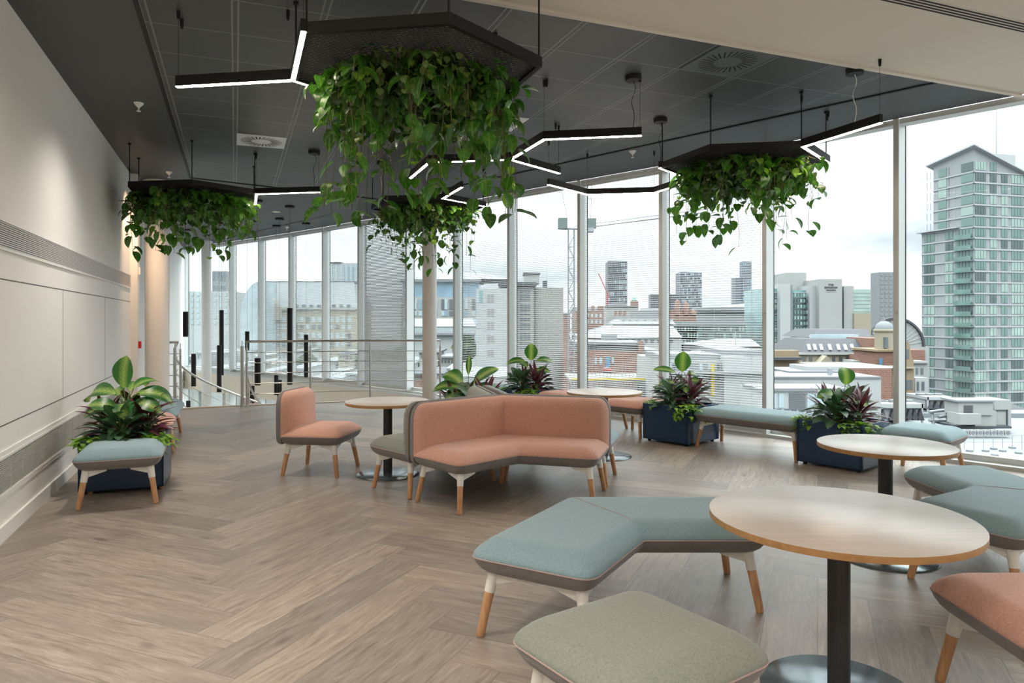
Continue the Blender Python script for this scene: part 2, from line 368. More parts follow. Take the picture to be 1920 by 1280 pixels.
# walls
def wall_strip(a, b, z0, z1, th, name, mat):
    d = Vector((b[0]-a[0], b[1]-a[1], 0)); n = Vector((-d.y, d.x, 0)).normalized()*th
    A, B = Vector((a[0], a[1], 0)), Vector((b[0], b[1], 0))
    return struct(MB().prism([A, B, B+n, A+n] if True else [], z0, z1).build(name, mat))
wall_strip(wl(-4.7), wl(23.2), -3.9, CEIL+.3, .25, 'wall_left', M['white_wall'])
wall_strip((12.3, -4.5), (-.1, -4.5), 0, CEIL+.3, .2, 'wall_back', M['cream_wall']).location = (0, -.2, 0)
wall_strip((-.1, -4.7), wl(-4.7), 0, CEIL+.3, .01, 'wall_back.001', M['cream_wall'])
wall_strip((12.3, -4.7), (12.3, -.1), 0, CEIL+.3, -.2, 'wall_right', M['cream_wall'])
# left wall: helper placing boxes on its face (u along the wall, out = into the room, z)
LW = Matrix.Translation((wallx(0), 0, 0)) @ Matrix.Rotation(atan2(1, -.394)-pi/2, 4, 'Z')   # local y along the wall, +x into the room
def onwall(o): o.matrix_world = LW; return o
LS = sqrt(1+.394**2)
def lu(Y): return Y*LS
j = MB()
for z in (1.862, .818): j.box(-.001, .0015, lu(-4), lu(11.08), z-.004, z+.004)
for Y in (-.3, 2.1, 4.45, 6.76, 8.95): j.box(-.001, .0015, lu(Y)-.004, lu(Y)+.004, .818, 1.862)
struct(onwall(j.build('trim_4', plain('panel_joint_dark', (.10, .09, .08), .9))))  # dark strips marking the joints between the wall panels
struct(onwall(MB().box(-.01, .018, lu(-4), lu(11.1), 0, .115).build('baseboard_left', M['white_wall'])))
t5 = MB().box(-.01, .012, lu(-4), lu(11.1), .30, .335).box(-.01, .012, lu(-4), lu(11.1), .60, .64)
struct(onwall(t5.build('trim_5', M['white_wall'])))
struct(onwall(MB().box(-.01, .10, lu(11.12), lu(11.35), -.32, CEIL).build('trim_6', M['white_wall'])))
def grille(z0, z1, n, label, upright):
    g = empty('wall_grille', (0, 0, 0)); g.matrix_world = LW; tag(g, label, 'air grille', 'grilles along the left wall')
    MB().box(.001, .004, lu(-4), lu(11.04), z0, z1).build('backing', M['backing'], g)
    s = MB(); h = (z1-z0)/n
    for i in range(n): s.box(.004, .012, lu(-4), lu(11.04), z0+i*h+h*.18, z0+i*h+h*.80)
    s.build('louvres', M['grille'], g)
    fr = MB().box(.001, .016, lu(-4), lu(11.06), z0-.018, z0).box(.001, .016, lu(-4), lu(11.06), z1, z1+.018).box(.001, .016, lu(11.04), lu(11.06), z0, z1)
    fr.build('frame', M['white_wall'], g)
    if upright:
        y = lu(3.2)
        while y < lu(11): MB().box(.004, .0145, y, y+.012, z0, z1).build('divider', M['grille'], g); y += .30
grille(2.085, 2.27, 12, 'long white slot grille with horizontal louvres high on the left wall', False)
grille(.345, .585, 17, 'long louvred heater grille with upright dividers low on the left wall', True)
o = onwall(MB().box(.10, .13, lu(11.2), lu(11.2)+.05, 2.30, 2.42).build('sensor_box', M['wplastic'])); tag(o, 'small pale box high on the white door jamb beside the round column', 'sensor box')
o = onwall(MB().box(.10, .14, lu(11.2)-.01, lu(11.2)+.08, 1.12, 1.23).build('fire_alarm_call_point', M['red'])); tag(o, 'small red call point on the white jamb beside the round column', 'fire alarm call point')
o = onwall(MB().box(.018, .05, lu(10.98), lu(11.02), .85, .98).build('wall_socket', M['wplastic'])); tag(o, 'small white switch plate at the far end of the left wall', 'switch')
# columns
def column(x, y, r, zb, label):
    o = MB().lathe([(r, zb), (r, CEIL)], 40).build('round_column', M['column'], smooth=True); o.location = (x, y, 0)
    tag(o, label, 'column', 'round columns')
    c = MB().lathe([(r+.035, CEIL-.05), (r+.035, CEIL)], 40).build('collar', M['column'], o, smooth=True)
column(-5.93, 11.75, .185, 0, 'thick round cream column beside the left wall, behind the planter')
column(-1.48, 12.62, .128, 0, 'slim round white column standing before the steel railing')
column(-8.95, 20.6, .13, -3.7, 'distant slim white column in the stairwell near the far windows')
# ------------------------------------------------------------------ glazed facade
def at_seg(i, f, off, z=0):
    a = Vector((*FAC[i], 0)); b = Vector((*FAC[i+1], 0)); d = (b-a).normalized(); n = Vector((d.y, -d.x, 0))
    p = a+(b-a)*f+n*off; return (p.x, p.y, z)
NF = len(FAC)
def outn(i):
    a = Vector((*FAC[max(i-1, 0)], 0)); b = Vector((*FAC[min(i+1, NF-1)], 0)); d = (b-a).normalized(); return d, Vector((d.y, -d.x, 0))
mull_me = MB().box(-.03, .03, 0, .20, 0, CEIL)
for i in range(NF):
    d, n = outn(i); x, y = FAC[i]
    zb = -3.7 if i >= 12 else -.3
    m = MB(); m.box(-.03, .03, 0, .19, zb, CEIL)
    o = struct(m.build('trim_%d' % (10+i), M['mull'])); o.location = (x, y, 0); o.rotation_euler = (0, 0, atan2(n.y, n.x)-pi/2)
    s = MB().box(-.036, .036, .19, .205, zb, CEIL).build('gasket', M['black'], o)
    if 6 <= i <= 15: MB().tube([(0, -.012, 1.66), (0, .01, 1.66)], .016, 10).build('stud', M['steel'], o)
blind_labels = {
 8: 'open venetian blind between the two right planters, with the square chequered tower behind it',
 9: 'open venetian blind left of the middle right planter, with the lone dark tower behind it',
 10: 'open venetian blind with the round concrete core behind it',
 11: 'open venetian blind with paired windows of a pale building behind it',
 13: 'nearly closed grey venetian blind behind the steel railing',
 14: 'fine open blind just left of the nearly closed grey blind',
 15: 'fine open blind right behind the longest tube lamp',
 16: 'fine open blind two panes left of the longest tube lamp',
 17: 'fine open blind in the window above the stair newel post',
 18: 'fine open blind beside the distant white column'}
wn_i = 0
for i in range(NF-1):
    a, b = Vector((*FAC[i], 0)), Vector((*FAC[i+1], 0)); d = (b-a); L = d.length; dn = d.normalized(); n = Vector((dn.y, -dn.x, 0))
    wn_i += 1
    w_ = empty('window_%d' % wn_i, (a.x, a.y, 0), atan2(dn.y, dn.x), kind='structure')   # local x along, local -y outward
    fr = MB()
    fr.box(.03, L-.03, -.19, -.01, 0, .045); fr.box(.03, L-.03, -.19, -.13, .045, .11); fr.box(.03, L-.03, -.19, -.02, CEIL-.06, CEIL)
    fr.build('window_frame', M['mull'], w_)
    MB().box(.03, L-.03, -.185, -.175, .11, CEIL-.06).build('pane', M['glass'], w_)
    if i >= 12:
        fr2 = MB()
        # white sill and cream spandrel at the slab, lower glazing beneath
        fr2.box(0, L, -.25, .06, -.06, 0)
        fr2.build('window_sill', M['white_metal'], w_)
        zs = -.62 if i >= 16 else -3.7
        MB().box(0, L, -.22, .02, zs, -.06).build('spandrel', M['cream_wall'], w_)
        if i >= 16: MB().box(.03, L-.03, -.19, -.18, -3.7, zs).build('pane', M['glass'], w_)
    if i in blind_labels:
        s = MB(); closed = (i == 13); pitch = .034
        an = R(50) if closed else R(14); dp = .034 if closed else .026; z = .12; z1 = CEIL-.09
        cy, cz = cos(an)*dp/2, sin(an)*dp/2
        while z < z1:
            k = len(s.v); y0 = -.135
            s.add([(.045, y0-cy, z+cz), (L-.045, y0-cy, z+cz), (L-.045, y0+cy, z-cz), (.045, y0+cy, z-cz),
                   (.045, y0-cy, z+cz+.0035), (L-.045, y0-cy, z+cz+.0035), (L-.045, y0+cy, z-cz+.0035), (.045, y0+cy, z-cz+.0035)],
                  [(0,1,2,3), (7,6,5,4), (0,4,5,1), (2,6,7,3), (0,3,7,4), (1,5,6,2)]); z += pitch
        bl = empty('venetian_blind', (a.x, a.y, 0), atan2(dn.y, dn.x)); tag(bl, blind_labels[i], 'blind', 'venetian blinds in the glazed wall')
        s.build('slats', M['slat'], bl)
        MB().box(.04, L-.04, -.155, -.115, CEIL-.085, CEIL-.06).build('headrail', M['white_metal'], bl)
        cd = MB()
        for f in (.15, .5, .85): cd.box(L*f-.001, L*f+.001, -.136, -.134, .11, CEIL-.08)
        cd.build('cords', M['white_metal'], bl)
# ------------------------------------------------------------------ railing and stair
def rail_run(root, pts, top=1.18, bars=(.98, .79, .60, .41, .22), r=.021):
    MB().tube([(x, y, z+top) for x, y, z in pts], r, 12).build('handrail', M['steel'], root, True)
    for b in bars: MB().tube([(x, y, z+b) for x, y, z in pts], .0075, 8).build('rail_bar', M['steel'], root, True)
def post(root, x, y, z0=0, top=1.18, r=.019):
    MB().tube([(x, y, z0-.05), (x, y, z0+top-.10)], r, 12).tube([(x, y, z0+top-.10), (x, y, z0+top)], .008, 8).lathe([(.045, z0), (.045, z0+.012)], 16, (x, y)).build('post', M['steel'], root, True)
r1 = empty('balustrade', (0, 0, 0)); tag(r1, 'stainless steel railing with horizontal bars along the floor edge, behind the white column', 'railing')
rp = [(-4.84, 12.78, 0), (-3.78, 13.17, 0), (-2.72, 13.47, 0), (-1.38, 13.5, 0)]
rail_run(r1, rp); [post(r1, x, y) for x, y, z in rp[1:]]
post(r1, -4.90, 12.76, r=.03, top=1.20); post(r1, -4.83, 12.80, top=1.16)
r2 = empty('balustrade', (0, 0, 0)); tag(r2, 'short stainless steel railing between the thick cream column and the stair', 'railing')
rp2 = [(-6.15, 12.30, 0), (-5.86, 12.36, 0)]
rail_run(r2, rp2); post(r2, -5.92, 12.34, r=.027, top=1.18); post(r2, -5.84, 12.38, top=1.16)
st1 = empty('stair_balustrade', (0, 0, 0)); tag(st1, 'long curved stair handrail with thin bars sweeping down to the right', 'stair railing')
arc = []
for k in range(25):
    f = k/24; a = R(219-135*f); arc.append((-4.42+1.88*cos(a), 13.55+1.88*sin(a), -1.95*f))
rail_run(st1, arc, bars=(.93, .70, .47, .24)); [post(st1, *arc[k][:2], arc[k][2]) for k in (6, 13, 20)]
st2 = empty('stair_balustrade', (0, 0, 0)); tag(st2, 'short inner stair handrail dropping steeply behind the newel post', 'stair railing')
arc2 = []
for k in range(13):
    f = k/12; a = R(214-92*f); arc2.append((-4.12+.86*cos(a), 13.32+.86*sin(a), -.30-1.45*f))
rail_run(st2, arc2, bars=(.93, .70, .47)); [post(st2, *arc2[k][:2], arc2[k][2]) for k in (4, 9)]
stair = empty('curved_stair', (0, 0, 0)); tag(stair, 'curved stair going down from the floor edge between the two steel railings', 'stair')
sm = MB()
for k in range(12):
    a0, a1 = R(215-11*k), R(215-11*(k+1)); z = -.175*(k+1)
    i0, o0 = .9, 1.84
    sm.prism([(-4.42+i0*cos(a1), 13.55+i0*sin(a1)), (-4.42+o0*cos(a1), 13.55+o0*sin(a1)), (-4.42+o0*cos(a0), 13.55+o0*sin(a0)), (-4.42+i0*cos(a0), 13.55+i0*sin(a0))][::-1], z-.17, z)
sm.build('treads', M['cream_wall'], stair)
# ------------------------------------------------------------------ black tube pendants over the stairwell
tubes = [  # px, y top, y bottom, distance, radius, label
 (348, 584, 631, 14.2, 'black tube lamp hanging alone left of the stair, highest at the left'),
 (363, 663, 724, 16.3, 'black tube lamp over the curved stair handrail, nearest the left railing'),
 (415.5, 581, 703, 17.9, 'long black tube lamp just left of the distant white column, upper of two'),
 (411, 647, 735, 16.7, 'black tube lamp overlapping the long one, lower of the two by the far column'),
 (463.5, 621, 657, 17.7, 'short black tube lamp behind the newel post handrail'),
 (543.5, 577, 721, 14.3, 'longest black tube lamp, hanging in front of the middle of the railing'),
 (574, 627, 707, 16.8, 'black tube lamp just right of the longest one'),
 (483, 671, 722, 13.6, 'short thick black tube lamp right of the newel post'),
 (518, 703, 740, 17.2, 'low black tube lamp, left one of the low pair behind the pink chair'),
 (524, 712, 745, 16.0, 'low black tube lamp, right one of the low pair behind the pink chair'),
 (473, 723, 755, 16.4, 'lowest black tube lamp, beside the inner stair handrail'),
 (353, 751, 790, 18.0, 'black tube lamp showing only its top beneath the curved handrail')]
for px, ya, yb, Y, lab in tubes:
    x, y, zt = atd(px, ya, Y); zb = atd(px, yb, Y)[2]
    t = empty('tube_pendant_lamp', (x, y, 0)); tag(t, lab, 'pendant lamp', 'black tube lamps hanging in the stairwell')
    r = .052 if px != 483 else .056
    MB().lathe([(r-.004, zb), (r, zb+.004), (r, zt-.004), (r-.006, zt)], 20).build('tube', M['black'], t, True)
    MB().tube([(0, 0, zt), (0, 0, CEIL)], .0022, 5).build('cable', M['black'], t)
    MB().lathe([(.095, CEIL-.035), (.095, CEIL)], 20).build('canopy', M['black'], t, True)
# ------------------------------------------------------------------ honeycomb frames and linear lights
A = R(-8.9); B = R(51.1); Cc = R(-68.9); S = .915; HZ = EYE+1.746
def mv(p, a, s=1): return (p[0]+S*cos(a)*s, p[1]+S*sin(a)*s)
M['mesh'] = plain('black_expanded_mesh', (.05, .05, .052), .45, .3)
def hexa(V1, label, rods):
    V2 = mv(V1, A); V3 = mv(V2, B); V4 = mv(V3, Cc, -1); V6 = mv(V1, Cc, -1); V5 = mv(V6, B); P = [V1, V2, V3, V4, V5, V6]
    h = empty('hexagonal_planter_frame', (V1[0], V1[1], HZ)); tag(h, label, 'hanging planter frame', 'hexagonal frames hung from the ceiling')
    L = [(p[0]-V1[0], p[1]-V1[1]) for p in P]; cx = sum(p[0] for p in L)/6; cy = sum(p[1] for p in L)/6
    rim = MB(); inn = [(cx+(p[0]-cx)*.955, cy+(p[1]-cy)*.955) for p in L]
    for i in range(6):
        a, b, c, d = L[i], L[(i+1) % 6], inn[(i+1) % 6], inn[i]
        rim.add([(a[0], a[1], 0), (b[0], b[1], 0), (c[0], c[1], 0), (d[0], d[1], 0), (a[0], a[1], .07), (b[0], b[1], .07), (c[0], c[1], .07), (d[0], d[1], .07)],
                [(0,3,2,1), (4,5,6,7), (0,1,5,4), (1,2,6,5), (2,3,7,6), (3,0,4,7)])
    rim.build('rim', M['black'], h)
    ms = MB(); rr = S*cos(pi/6)*.95
    def clip(px_, py_, dx, dy):
        t0, t1 = -5, 5
        for k in range(6):
            na = A+pi/6+pi/3*k-pi/2-pi/6+pi/6
            nx, ny = cos(A-pi/2+pi/3*k), sin(A-pi/2+pi/3*k)
            den = dx*nx+dy*ny; num = rr-(px_*nx+py_*ny)
            if abs(den) < 1e-9:
                if num < 0: return None
            elif den > 0: t1 = min(t1, num/den)
            else: t0 = max(t0, num/den)
        return (t0, t1) if t1 > t0 else None
    for an in (A+R(28), A-R(28)):
        dx, dy = cos(an), sin(an); k = -34
        while k <= 34:
            q = k*.030; px_, py_ = -dy*q, dx*q; c = clip(px_, py_, dx, dy)
            if c:
                a = (cx+px_+dx*c[0], cy+py_+dy*c[0], .014); b = (cx+px_+dx*c[1], cy+py_+dy*c[1], .014); ms.beam(a, b, .005, .006)
            k += 1
    ms.build('mesh_panel', M['mesh'], h)
    for k in rods:
        q = L[k]; q = (cx+(q[0]-cx)*.975, cy+(q[1]-cy)*.975)
        MB().tube([(q[0], q[1], .06), (q[0], q[1], CEIL-HZ)], .0065, 8).lathe([(.02, CEIL-HZ-.02), (.02, CEIL-HZ)], 10, q).build('rod', M['black'], h)
    return P
H1 = hexa((-1.27, 4.28), 'large black hexagonal mesh frame nearest the camera, hung under the ceiling tiles', (0, 1, 2, 3, 5))
H2 = hexa((-5.03, 9.2), 'black hexagonal mesh frame hanging by the left wall and thick column', (0, 1, 2, 3, 5))
H3 = hexa((-1.90, 10.27), 'black hexagonal mesh frame hanging farthest back, above the slim white column', (0, 1, 2, 5))
H4 = hexa((2.04, 7.25), 'black hexagonal mesh frame hanging at the right before the tall windows', (0, 1, 2, 5))
def chain(label, segs, cables, canopies):
    o0 = segs[0][0]; t = empty('linear_pendant_light', (o0[0], o0[1], HZ)); tag(t, label, 'linear light', 'linear lights joined to the hexagonal frames')
    for a, b in segs:
        a_ = (a[0]-o0[0], a[1]-o0[1], .006); b_ = (b[0]-o0[0], b[1]-o0[1], .006)
        dv = (Vector(b_)-Vector(a_)).normalized()*.014
        a2, b2 = Vector(a_)-dv, Vector(b_)+dv
        h = MB().beam(a2, b2, .036, .078).build('bar_housing', M['black'], t)
        MB().beam(a2+Vector((0, 0, -.006)), b2+Vector((0, 0, -.006)), .030, .008).build('diffuser', M['led'], h)
    for p in cables:
        q = (p[0]-o0[0], p[1]-o0[1])
        MB().tube([(q[0], q[1], .08), (q[0], q[1], CEIL-HZ-.05)], .0014, 5).tube([(q[0], q[1], CEIL-HZ-.06), (q[0], q[1], CEIL-HZ)], .011, 8, r2=.015).build('suspension_wire', M['black'], t)
    for p in canopies:
        q = (p[0]-o0[0], p[1]-o0[1]); H = CEIL-HZ
        MB().lathe([(.075, H-.045), (.078, H-.04), (.078, H)], 24, q).build('canopy', M['black'], t, True)
        pts = [(q[0]+.03*sin(k*1.1)*(1-k/9)*1, q[1]+.02*sin(k*.7), H-.045-(H-.125)*k/9) for k in range(10)]
        MB().tube(pts, .0035, 6).build('power_cable', M['wplastic'] if len(label) % 2 else M['black'], t)
V1, V2, V3, V4, V5, V6 = H1
chain('lit three-armed linear light joined to the left side of the nearest hexagonal frame', [(V6, V1), (V6, V5), (V6, mv(V6, A, -1))], [mv(V6, A, -1), V1], [])
V1, V2, V3, V4, V5, V6 = H2
chain('linear light with one lit edge beside the frame near the left wall', [(V3, V4), (V3, mv(V3, A))], [mv(V3, A), V3], [mv(V3, A, .93)])
V1, V2, V3, V4, V5, V6 = H3
chain('lit V-shaped linear light on the right edge of the farthest frame', [(V2, V3), (V2, mv(V2, Cc))], [mv(V2, Cc), V3], [V1])
V1, V2, V3, V4, V5, V6 = H4
chain('V-shaped linear light at the right end of the frame before the tall windows', [(V2, V3), (V2, mv(V2, Cc))], [mv(V2, Cc), V3], [mv(V2, Cc, .7)])
q1 = mv(V5, Cc, -1); q2 = mv(q1, A, -1); q3 = mv(q2, B, -1)
chain('long zigzag linear light running left from the frame before the tall windows', [(V6, V5), (V5, q1), (q1, q2), (q2, q3)], [q1, q2, q3], [V6])
P = (-.017, 7.67); a1 = mv(P, Cc); a2 = mv(a1, A); a3 = mv(P, B); a4 = mv(P, A, -1); a5 = mv(a4, Cc, -1)
# the branch left of the junction bends towards the room's far side
chain('large branching linear light hanging free in the middle of the ceiling', [(P, a1), (a1, a2), (P, a3), (P, a4), (a4, a5)], [a1, a2, a3, a4, a5], [mv(a1, A, .93)])
# ------------------------------------------------------------------ ceiling fittings
def swirl(s, t, mat, label):
    x, y = st(s, t); o = empty('ceiling_diffuser', (x, y, CEIL), TH); tag(o, label, 'ceiling diffuser', 'square swirl air diffusers')
    MB().box(-.297, .297, -.302, .302, -.008, 0).build('plate', mat, o)
    sl = MB()
    for k in range(28):
        a = 2*pi*k/28; ca, sa = cos(a), sin(a); r0, r1, wd = .125, .255, .0075
        tw = .45; ca2, sa2 = cos(a+tw*.35), sin(a+tw*.35)
        p = Vector((ca*r0, sa*r0)); q = Vector((ca2*r1, sa2*r1)); n = Vector((-(q-p).y, (q-p).x)).normalized()*wd
        sl.add([(p.x-n.x, p.y-n.y, -.0095), (q.x-n.x, q.y-n.y, -.0095), (q.x+n.x, q.y+n.y, -.0095), (p.x+n.x, p.y+n.y, -.0095)], [(0, 1, 2, 3)])
    sl.build('slots', M['dark'], o)
swirl(.316, 9.67, M['white_metal'], 'white square swirl diffuser in the ceiling left of the large hanging plant')
swirl(2.85, 7.74, M['white_metal'], 'white square swirl diffuser half hidden by the large hanging plant')
swirl(4.11, 5.16, M['tiles_plate'], 'dark square swirl diffuser beside the cream ceiling edge')
def disc(name, px, py, label, cat, shape):
    Y = F*(CEIL-EYE)/(HOR-py); x = (px-960)/F*Y; o = empty(name, (x, Y, CEIL)); tag(o, label, cat, {'sprinkler': 'ceiling sprinklers', 'smoke_detector': 'smoke detectors'}.get(name))
    if shape == 's':
        MB().lathe([(.012, -.05), (.045, -.012), (.05, 0)], 18).build('rosette', M['wplastic'], o, True)
        MB().lathe([(.008, -.085), (.008, -.03)], 8).lathe([(.022, -.09), (.022, -.084)], 12).build('head', M['wplastic'], o)
    elif shape == 'd':
        MB().lathe([(.03, -.05), (.05, -.045), (.056, -.02), (.06, 0)], 24).build('body', M['wplastic'], o, True)
    else:
        MB().lathe([(.07, -.006), (.085, -.006), (.09, 0)], 24).build('ring', M['wplastic'], o, True)
        MB().lathe([(.065, -.004), (.066, 0)], 24).build('lens', M['downlight'], o)
disc('sprinkler', 260, 193, 'white sprinkler head in the dark ceiling band, nearest the left wall', 'sprinkler', 's')
disc('sprinkler', 317, 322, 'white sprinkler head above the left hexagonal frame', 'sprinkler', 's')
disc('sprinkler', 1186, 283, 'white sprinkler head right of the branching linear light', 'sprinkler', 's')
disc('sprinkler', 424, 443, 'small white sprinkler head high in the stairwell ceiling, farthest away', 'sprinkler', 's')
disc('sprinkler', 538, 425, 'small white sprinkler head above the longest tube lamp', 'sprinkler', 's')
disc('sprinkler', 679, 401, 'small white sprinkler head left of the farthest hexagonal frame', 'sprinkler', 's')
disc('smoke_detector', 618, 355, 'white smoke detector below the trailing stem of the large plant', 'smoke detector', 'd')
disc('ceiling_downlight', 561, 353, 'small round downlight above the bar beside the left frame', 'downlight', 'l')
disc('ceiling_downlight', 518, 397, 'small round downlight in the dark stairwell ceiling', 'downlight', 'l')
for i, (px, py) in enumerate([(341, 36), (540, 20), (480, 288), (1025, 149), (1042, 231), (1503, 180), (1551, 214)]):
    Y = F*(CEIL-EYE)/(HOR-py); x = (px-960)/F*Y
    o = MB().lathe([(.006, -.075), (.012, -.06), (.015, 0)], 10).build('ceiling_hook', M['black'], smooth=True); o.location = (x, Y, CEIL)
    tag(o, ['near the top left corner of the tiles', 'above the nearest lit arm', 'above the left white diffuser', 'left of the cream ceiling edge', 'above the branching light',
            'left of the rightmost canopy', 'above the right frame corner'][i], 'ceiling hook', 'small black ceiling hooks')
    o['label'] = 'small black ceiling hook ' + o['label']
sd = empty('slot_diffuser', (*st(3.0, 3.70), CEIL), TH); tag(sd, 'long dark slot diffuser with four slots in the cream ceiling', 'slot diffuser')
MB().box(0, 6.2, -.075, .075, -.004, 0).build('frame', M['cream'], sd)
x = MB()
for k in range(4): x.box(.01, 6.19, -.06+.033*k, -.06+.033*k+.017, -.006, -.003)
x.build('slots', M['dark'], sd)
# ------------------------------------------------------------------ upholstered modules
def inset_poly(poly, d):
    n = len(poly); out = []
    for i in range(n):
        p0, p1, p2 = Vector(poly[i-1]), Vector(poly[i]), Vector(poly[(i+1) % n])
        e1 = (p1-p0).normalized(); e2 = (p2-p1).normalized()
        n1 = Vector((-e1.y, e1.x)); n2 = Vector((-e2.y, e2.x)); m = n1+n2
        m = m/(m.dot(n1)) if m.length > 1e-6 else n1
        out.append(p1+m*d)
    return out
def fillet(poly, radii, seg=6):
    n = len(poly); out = []
    for i in range(n):
        p0, p1, p2 = Vector(poly[i-1]), Vector(poly[i]), Vector(poly[(i+1) % n])
        a = (p0-p1).normalized(); b = (p2-p1).normalized(); ang = a.angle(b); r = radii[i]
        t = min(r/tan(ang/2), (p0-p1).length*.48, (p2-p1).length*.48)
        q0, q2 = p1+a*t, p1+b*t
        for k in range(seg+1):
            f = k/seg; out.append(q0*(1-f)**2+p1*2*f*(1-f)+q2*f*f)
    return out
def convexity(poly):
    n = len(poly); r = []
    for i in range(n):
        p0, p1, p2 = Vector(poly[i-1]), Vector(poly[i]), Vector(poly[(i+1) % n]); a = p1-p0; b = p2-p1
        r.append(a.x*b.y-a.y*b.x > 0)
    return r
def prof_rings(poly, prof, r0, seg=6):
    cv = convexity(poly); rs = []
    for z, d in prof:
        q = inset_poly(poly, d); rad = [max(r0-d*.15, .02) if c else .03+d*.6 for c in cv]
        rs.append([(p.x, p.y, z) for p in fillet(q, rad, seg)])
    return rs
UP = [(.396, .002), (.404, 0), (.416, .003), (.432, .014), (.452, .034), (.470, .058), (.481, .078), (.487, .096), (.489, .12), (.490, .16)]
LOW = [(.308, .110), (.309, .085), (.313, .066), (.325, .044), (.344, .024), (.370, .008), (.396, .001)]
def cushion(root, poly, fab, r0=.085):
    MB().rings(prof_rings(poly, UP, r0), cap0=False).build('seat_cushion', fab, root, True, 180)
    MB().rings(prof_rings(poly, LOW, r0), cap1=False).build('seat_underside', M['grey_fab'], root, True, 180)
    rg = prof_rings(poly, [(.397, -.0005)], r0)[0]
    MB().tube(rg+[rg[0]], .0032, 6, cap=False).build('piping', M['piping'] if fab is not M['pink_fab'] else M['grey_fab'], root, True)
def leg(root, foot, top, wings=()):
    f = Vector((*foot, 0)); t = Vector((*top, .315)); d = t-f; m = f+d*.70
    l = MB().tube([f, f+d*.02, m], .0175, 14, r2=.0245).build('leg', M['leg_wood'], root, True)
    s = MB().tube([f+d*.69, t], .0265, 16, r2=.030)
    for w_ in wings:
        wv = Vector((*w_, 0)).normalized(); n = Vector((-wv.y, wv.x, 0))*.011; a = Vector((top[0], top[1], 0))
        c = Vector((0, 0, 1)); b1 = a+wv*.15
        s.add([a-n+c*.252, a+n+c*.252, b1+n+c*.298, b1-n+c*.298, a-n+c*.314, a+n+c*.314, b1+n+c*.314, b1-n+c*.314],
              [(0,1,2,3), (7,6,5,4), (0,4,5,1), (2,6,7,3), (1,5,6,2), (3,7,4,0)])
    s.build('leg_socket', M['wplastic'], l, True)
def corner_leg(root, poly, i, fi=.045, ti=.095):
    n = len(poly); f = inset_poly(poly, fi)[i]; t = inset_poly(poly, ti)[i]
    a = Vector(poly[i-1])-Vector(poly[i]); b = Vector(poly[(i+1) % n])-Vector(poly[i])
    leg(root, f, t, (a, b))
SQ = .67
def sqp(l=SQ, d=SQ): return [(-l/2, -d/2), (l/2, -d/2), (l/2, d/2), (-l/2, d/2)]
def vpoly(a=.68, wd=.67, op=120):
    # inner (concave) corner at the origin, opening towards -y; arms at -90 +- op/2
    a1 = R(-90-op/2); a2 = R(-90+op/2); h = R(op/2)
    d1 = Vector((cos(a1), sin(a1))); d2 = Vector((cos(a2), sin(a2))); n1 = Vector((d1.y, -d1.x)); n2 = Vector((-d2.y, d2.x))
    return [tuple(x) for x in [Vector((0, 0)), d1*a, d1*a+n1*wd, Vector((0, wd/sin(h))), d2*a+n2*wd, d2*a]]
def ccw(p):
    a = sum(p[i-1][0]*p[i][1]-p[i][0]*p[i-1][1] for i in range(len(p))); return p if a > 0 else p[::-1]
def stool(fab, l=SQ, name='padded_stool', cat='stool'):
    r = empty(name); tag(r, cat=cat); p = sqp(l)
    cushion(r, p, fab)
    for i in range(4): corner_leg(r, p, i)
    return r
def vbench(fab, name='angled_bench', cat='bench', op=120):
    r = empty(name); tag(r, cat=cat); p = ccw(vpoly(op=op)); cushion(r, p, fab)
    cv = convexity(p)
    for i in range(6):
        q = Vector(p[i])
        if cv[i]: corner_leg(r, p, i)
    # stitched seam from the inner to the outer corner, lying on the cushion
    h = SQ/sin(R(op/2)); pts = []
    for k in range(15):
        y = .005+(h-.01)*k/14; pts.append((0, y, zprof(min(y, h-y)*sin(R(op/2)))+.0012))
    MB().tube(pts, .0022, 6).build('seam', M['piping'], r)
    return r
def zprof(d):
    for (z0, d0), (z1, d1) in zip(UP[1:-1], UP[2:]):
        if d <= d1: return z0+(z1-z0)*(d-d0)/max(d1-d0, 1e-6)
    return .49
BK = .853
def back_piece(root, inner, outer_mid, outer, fab):
    pass
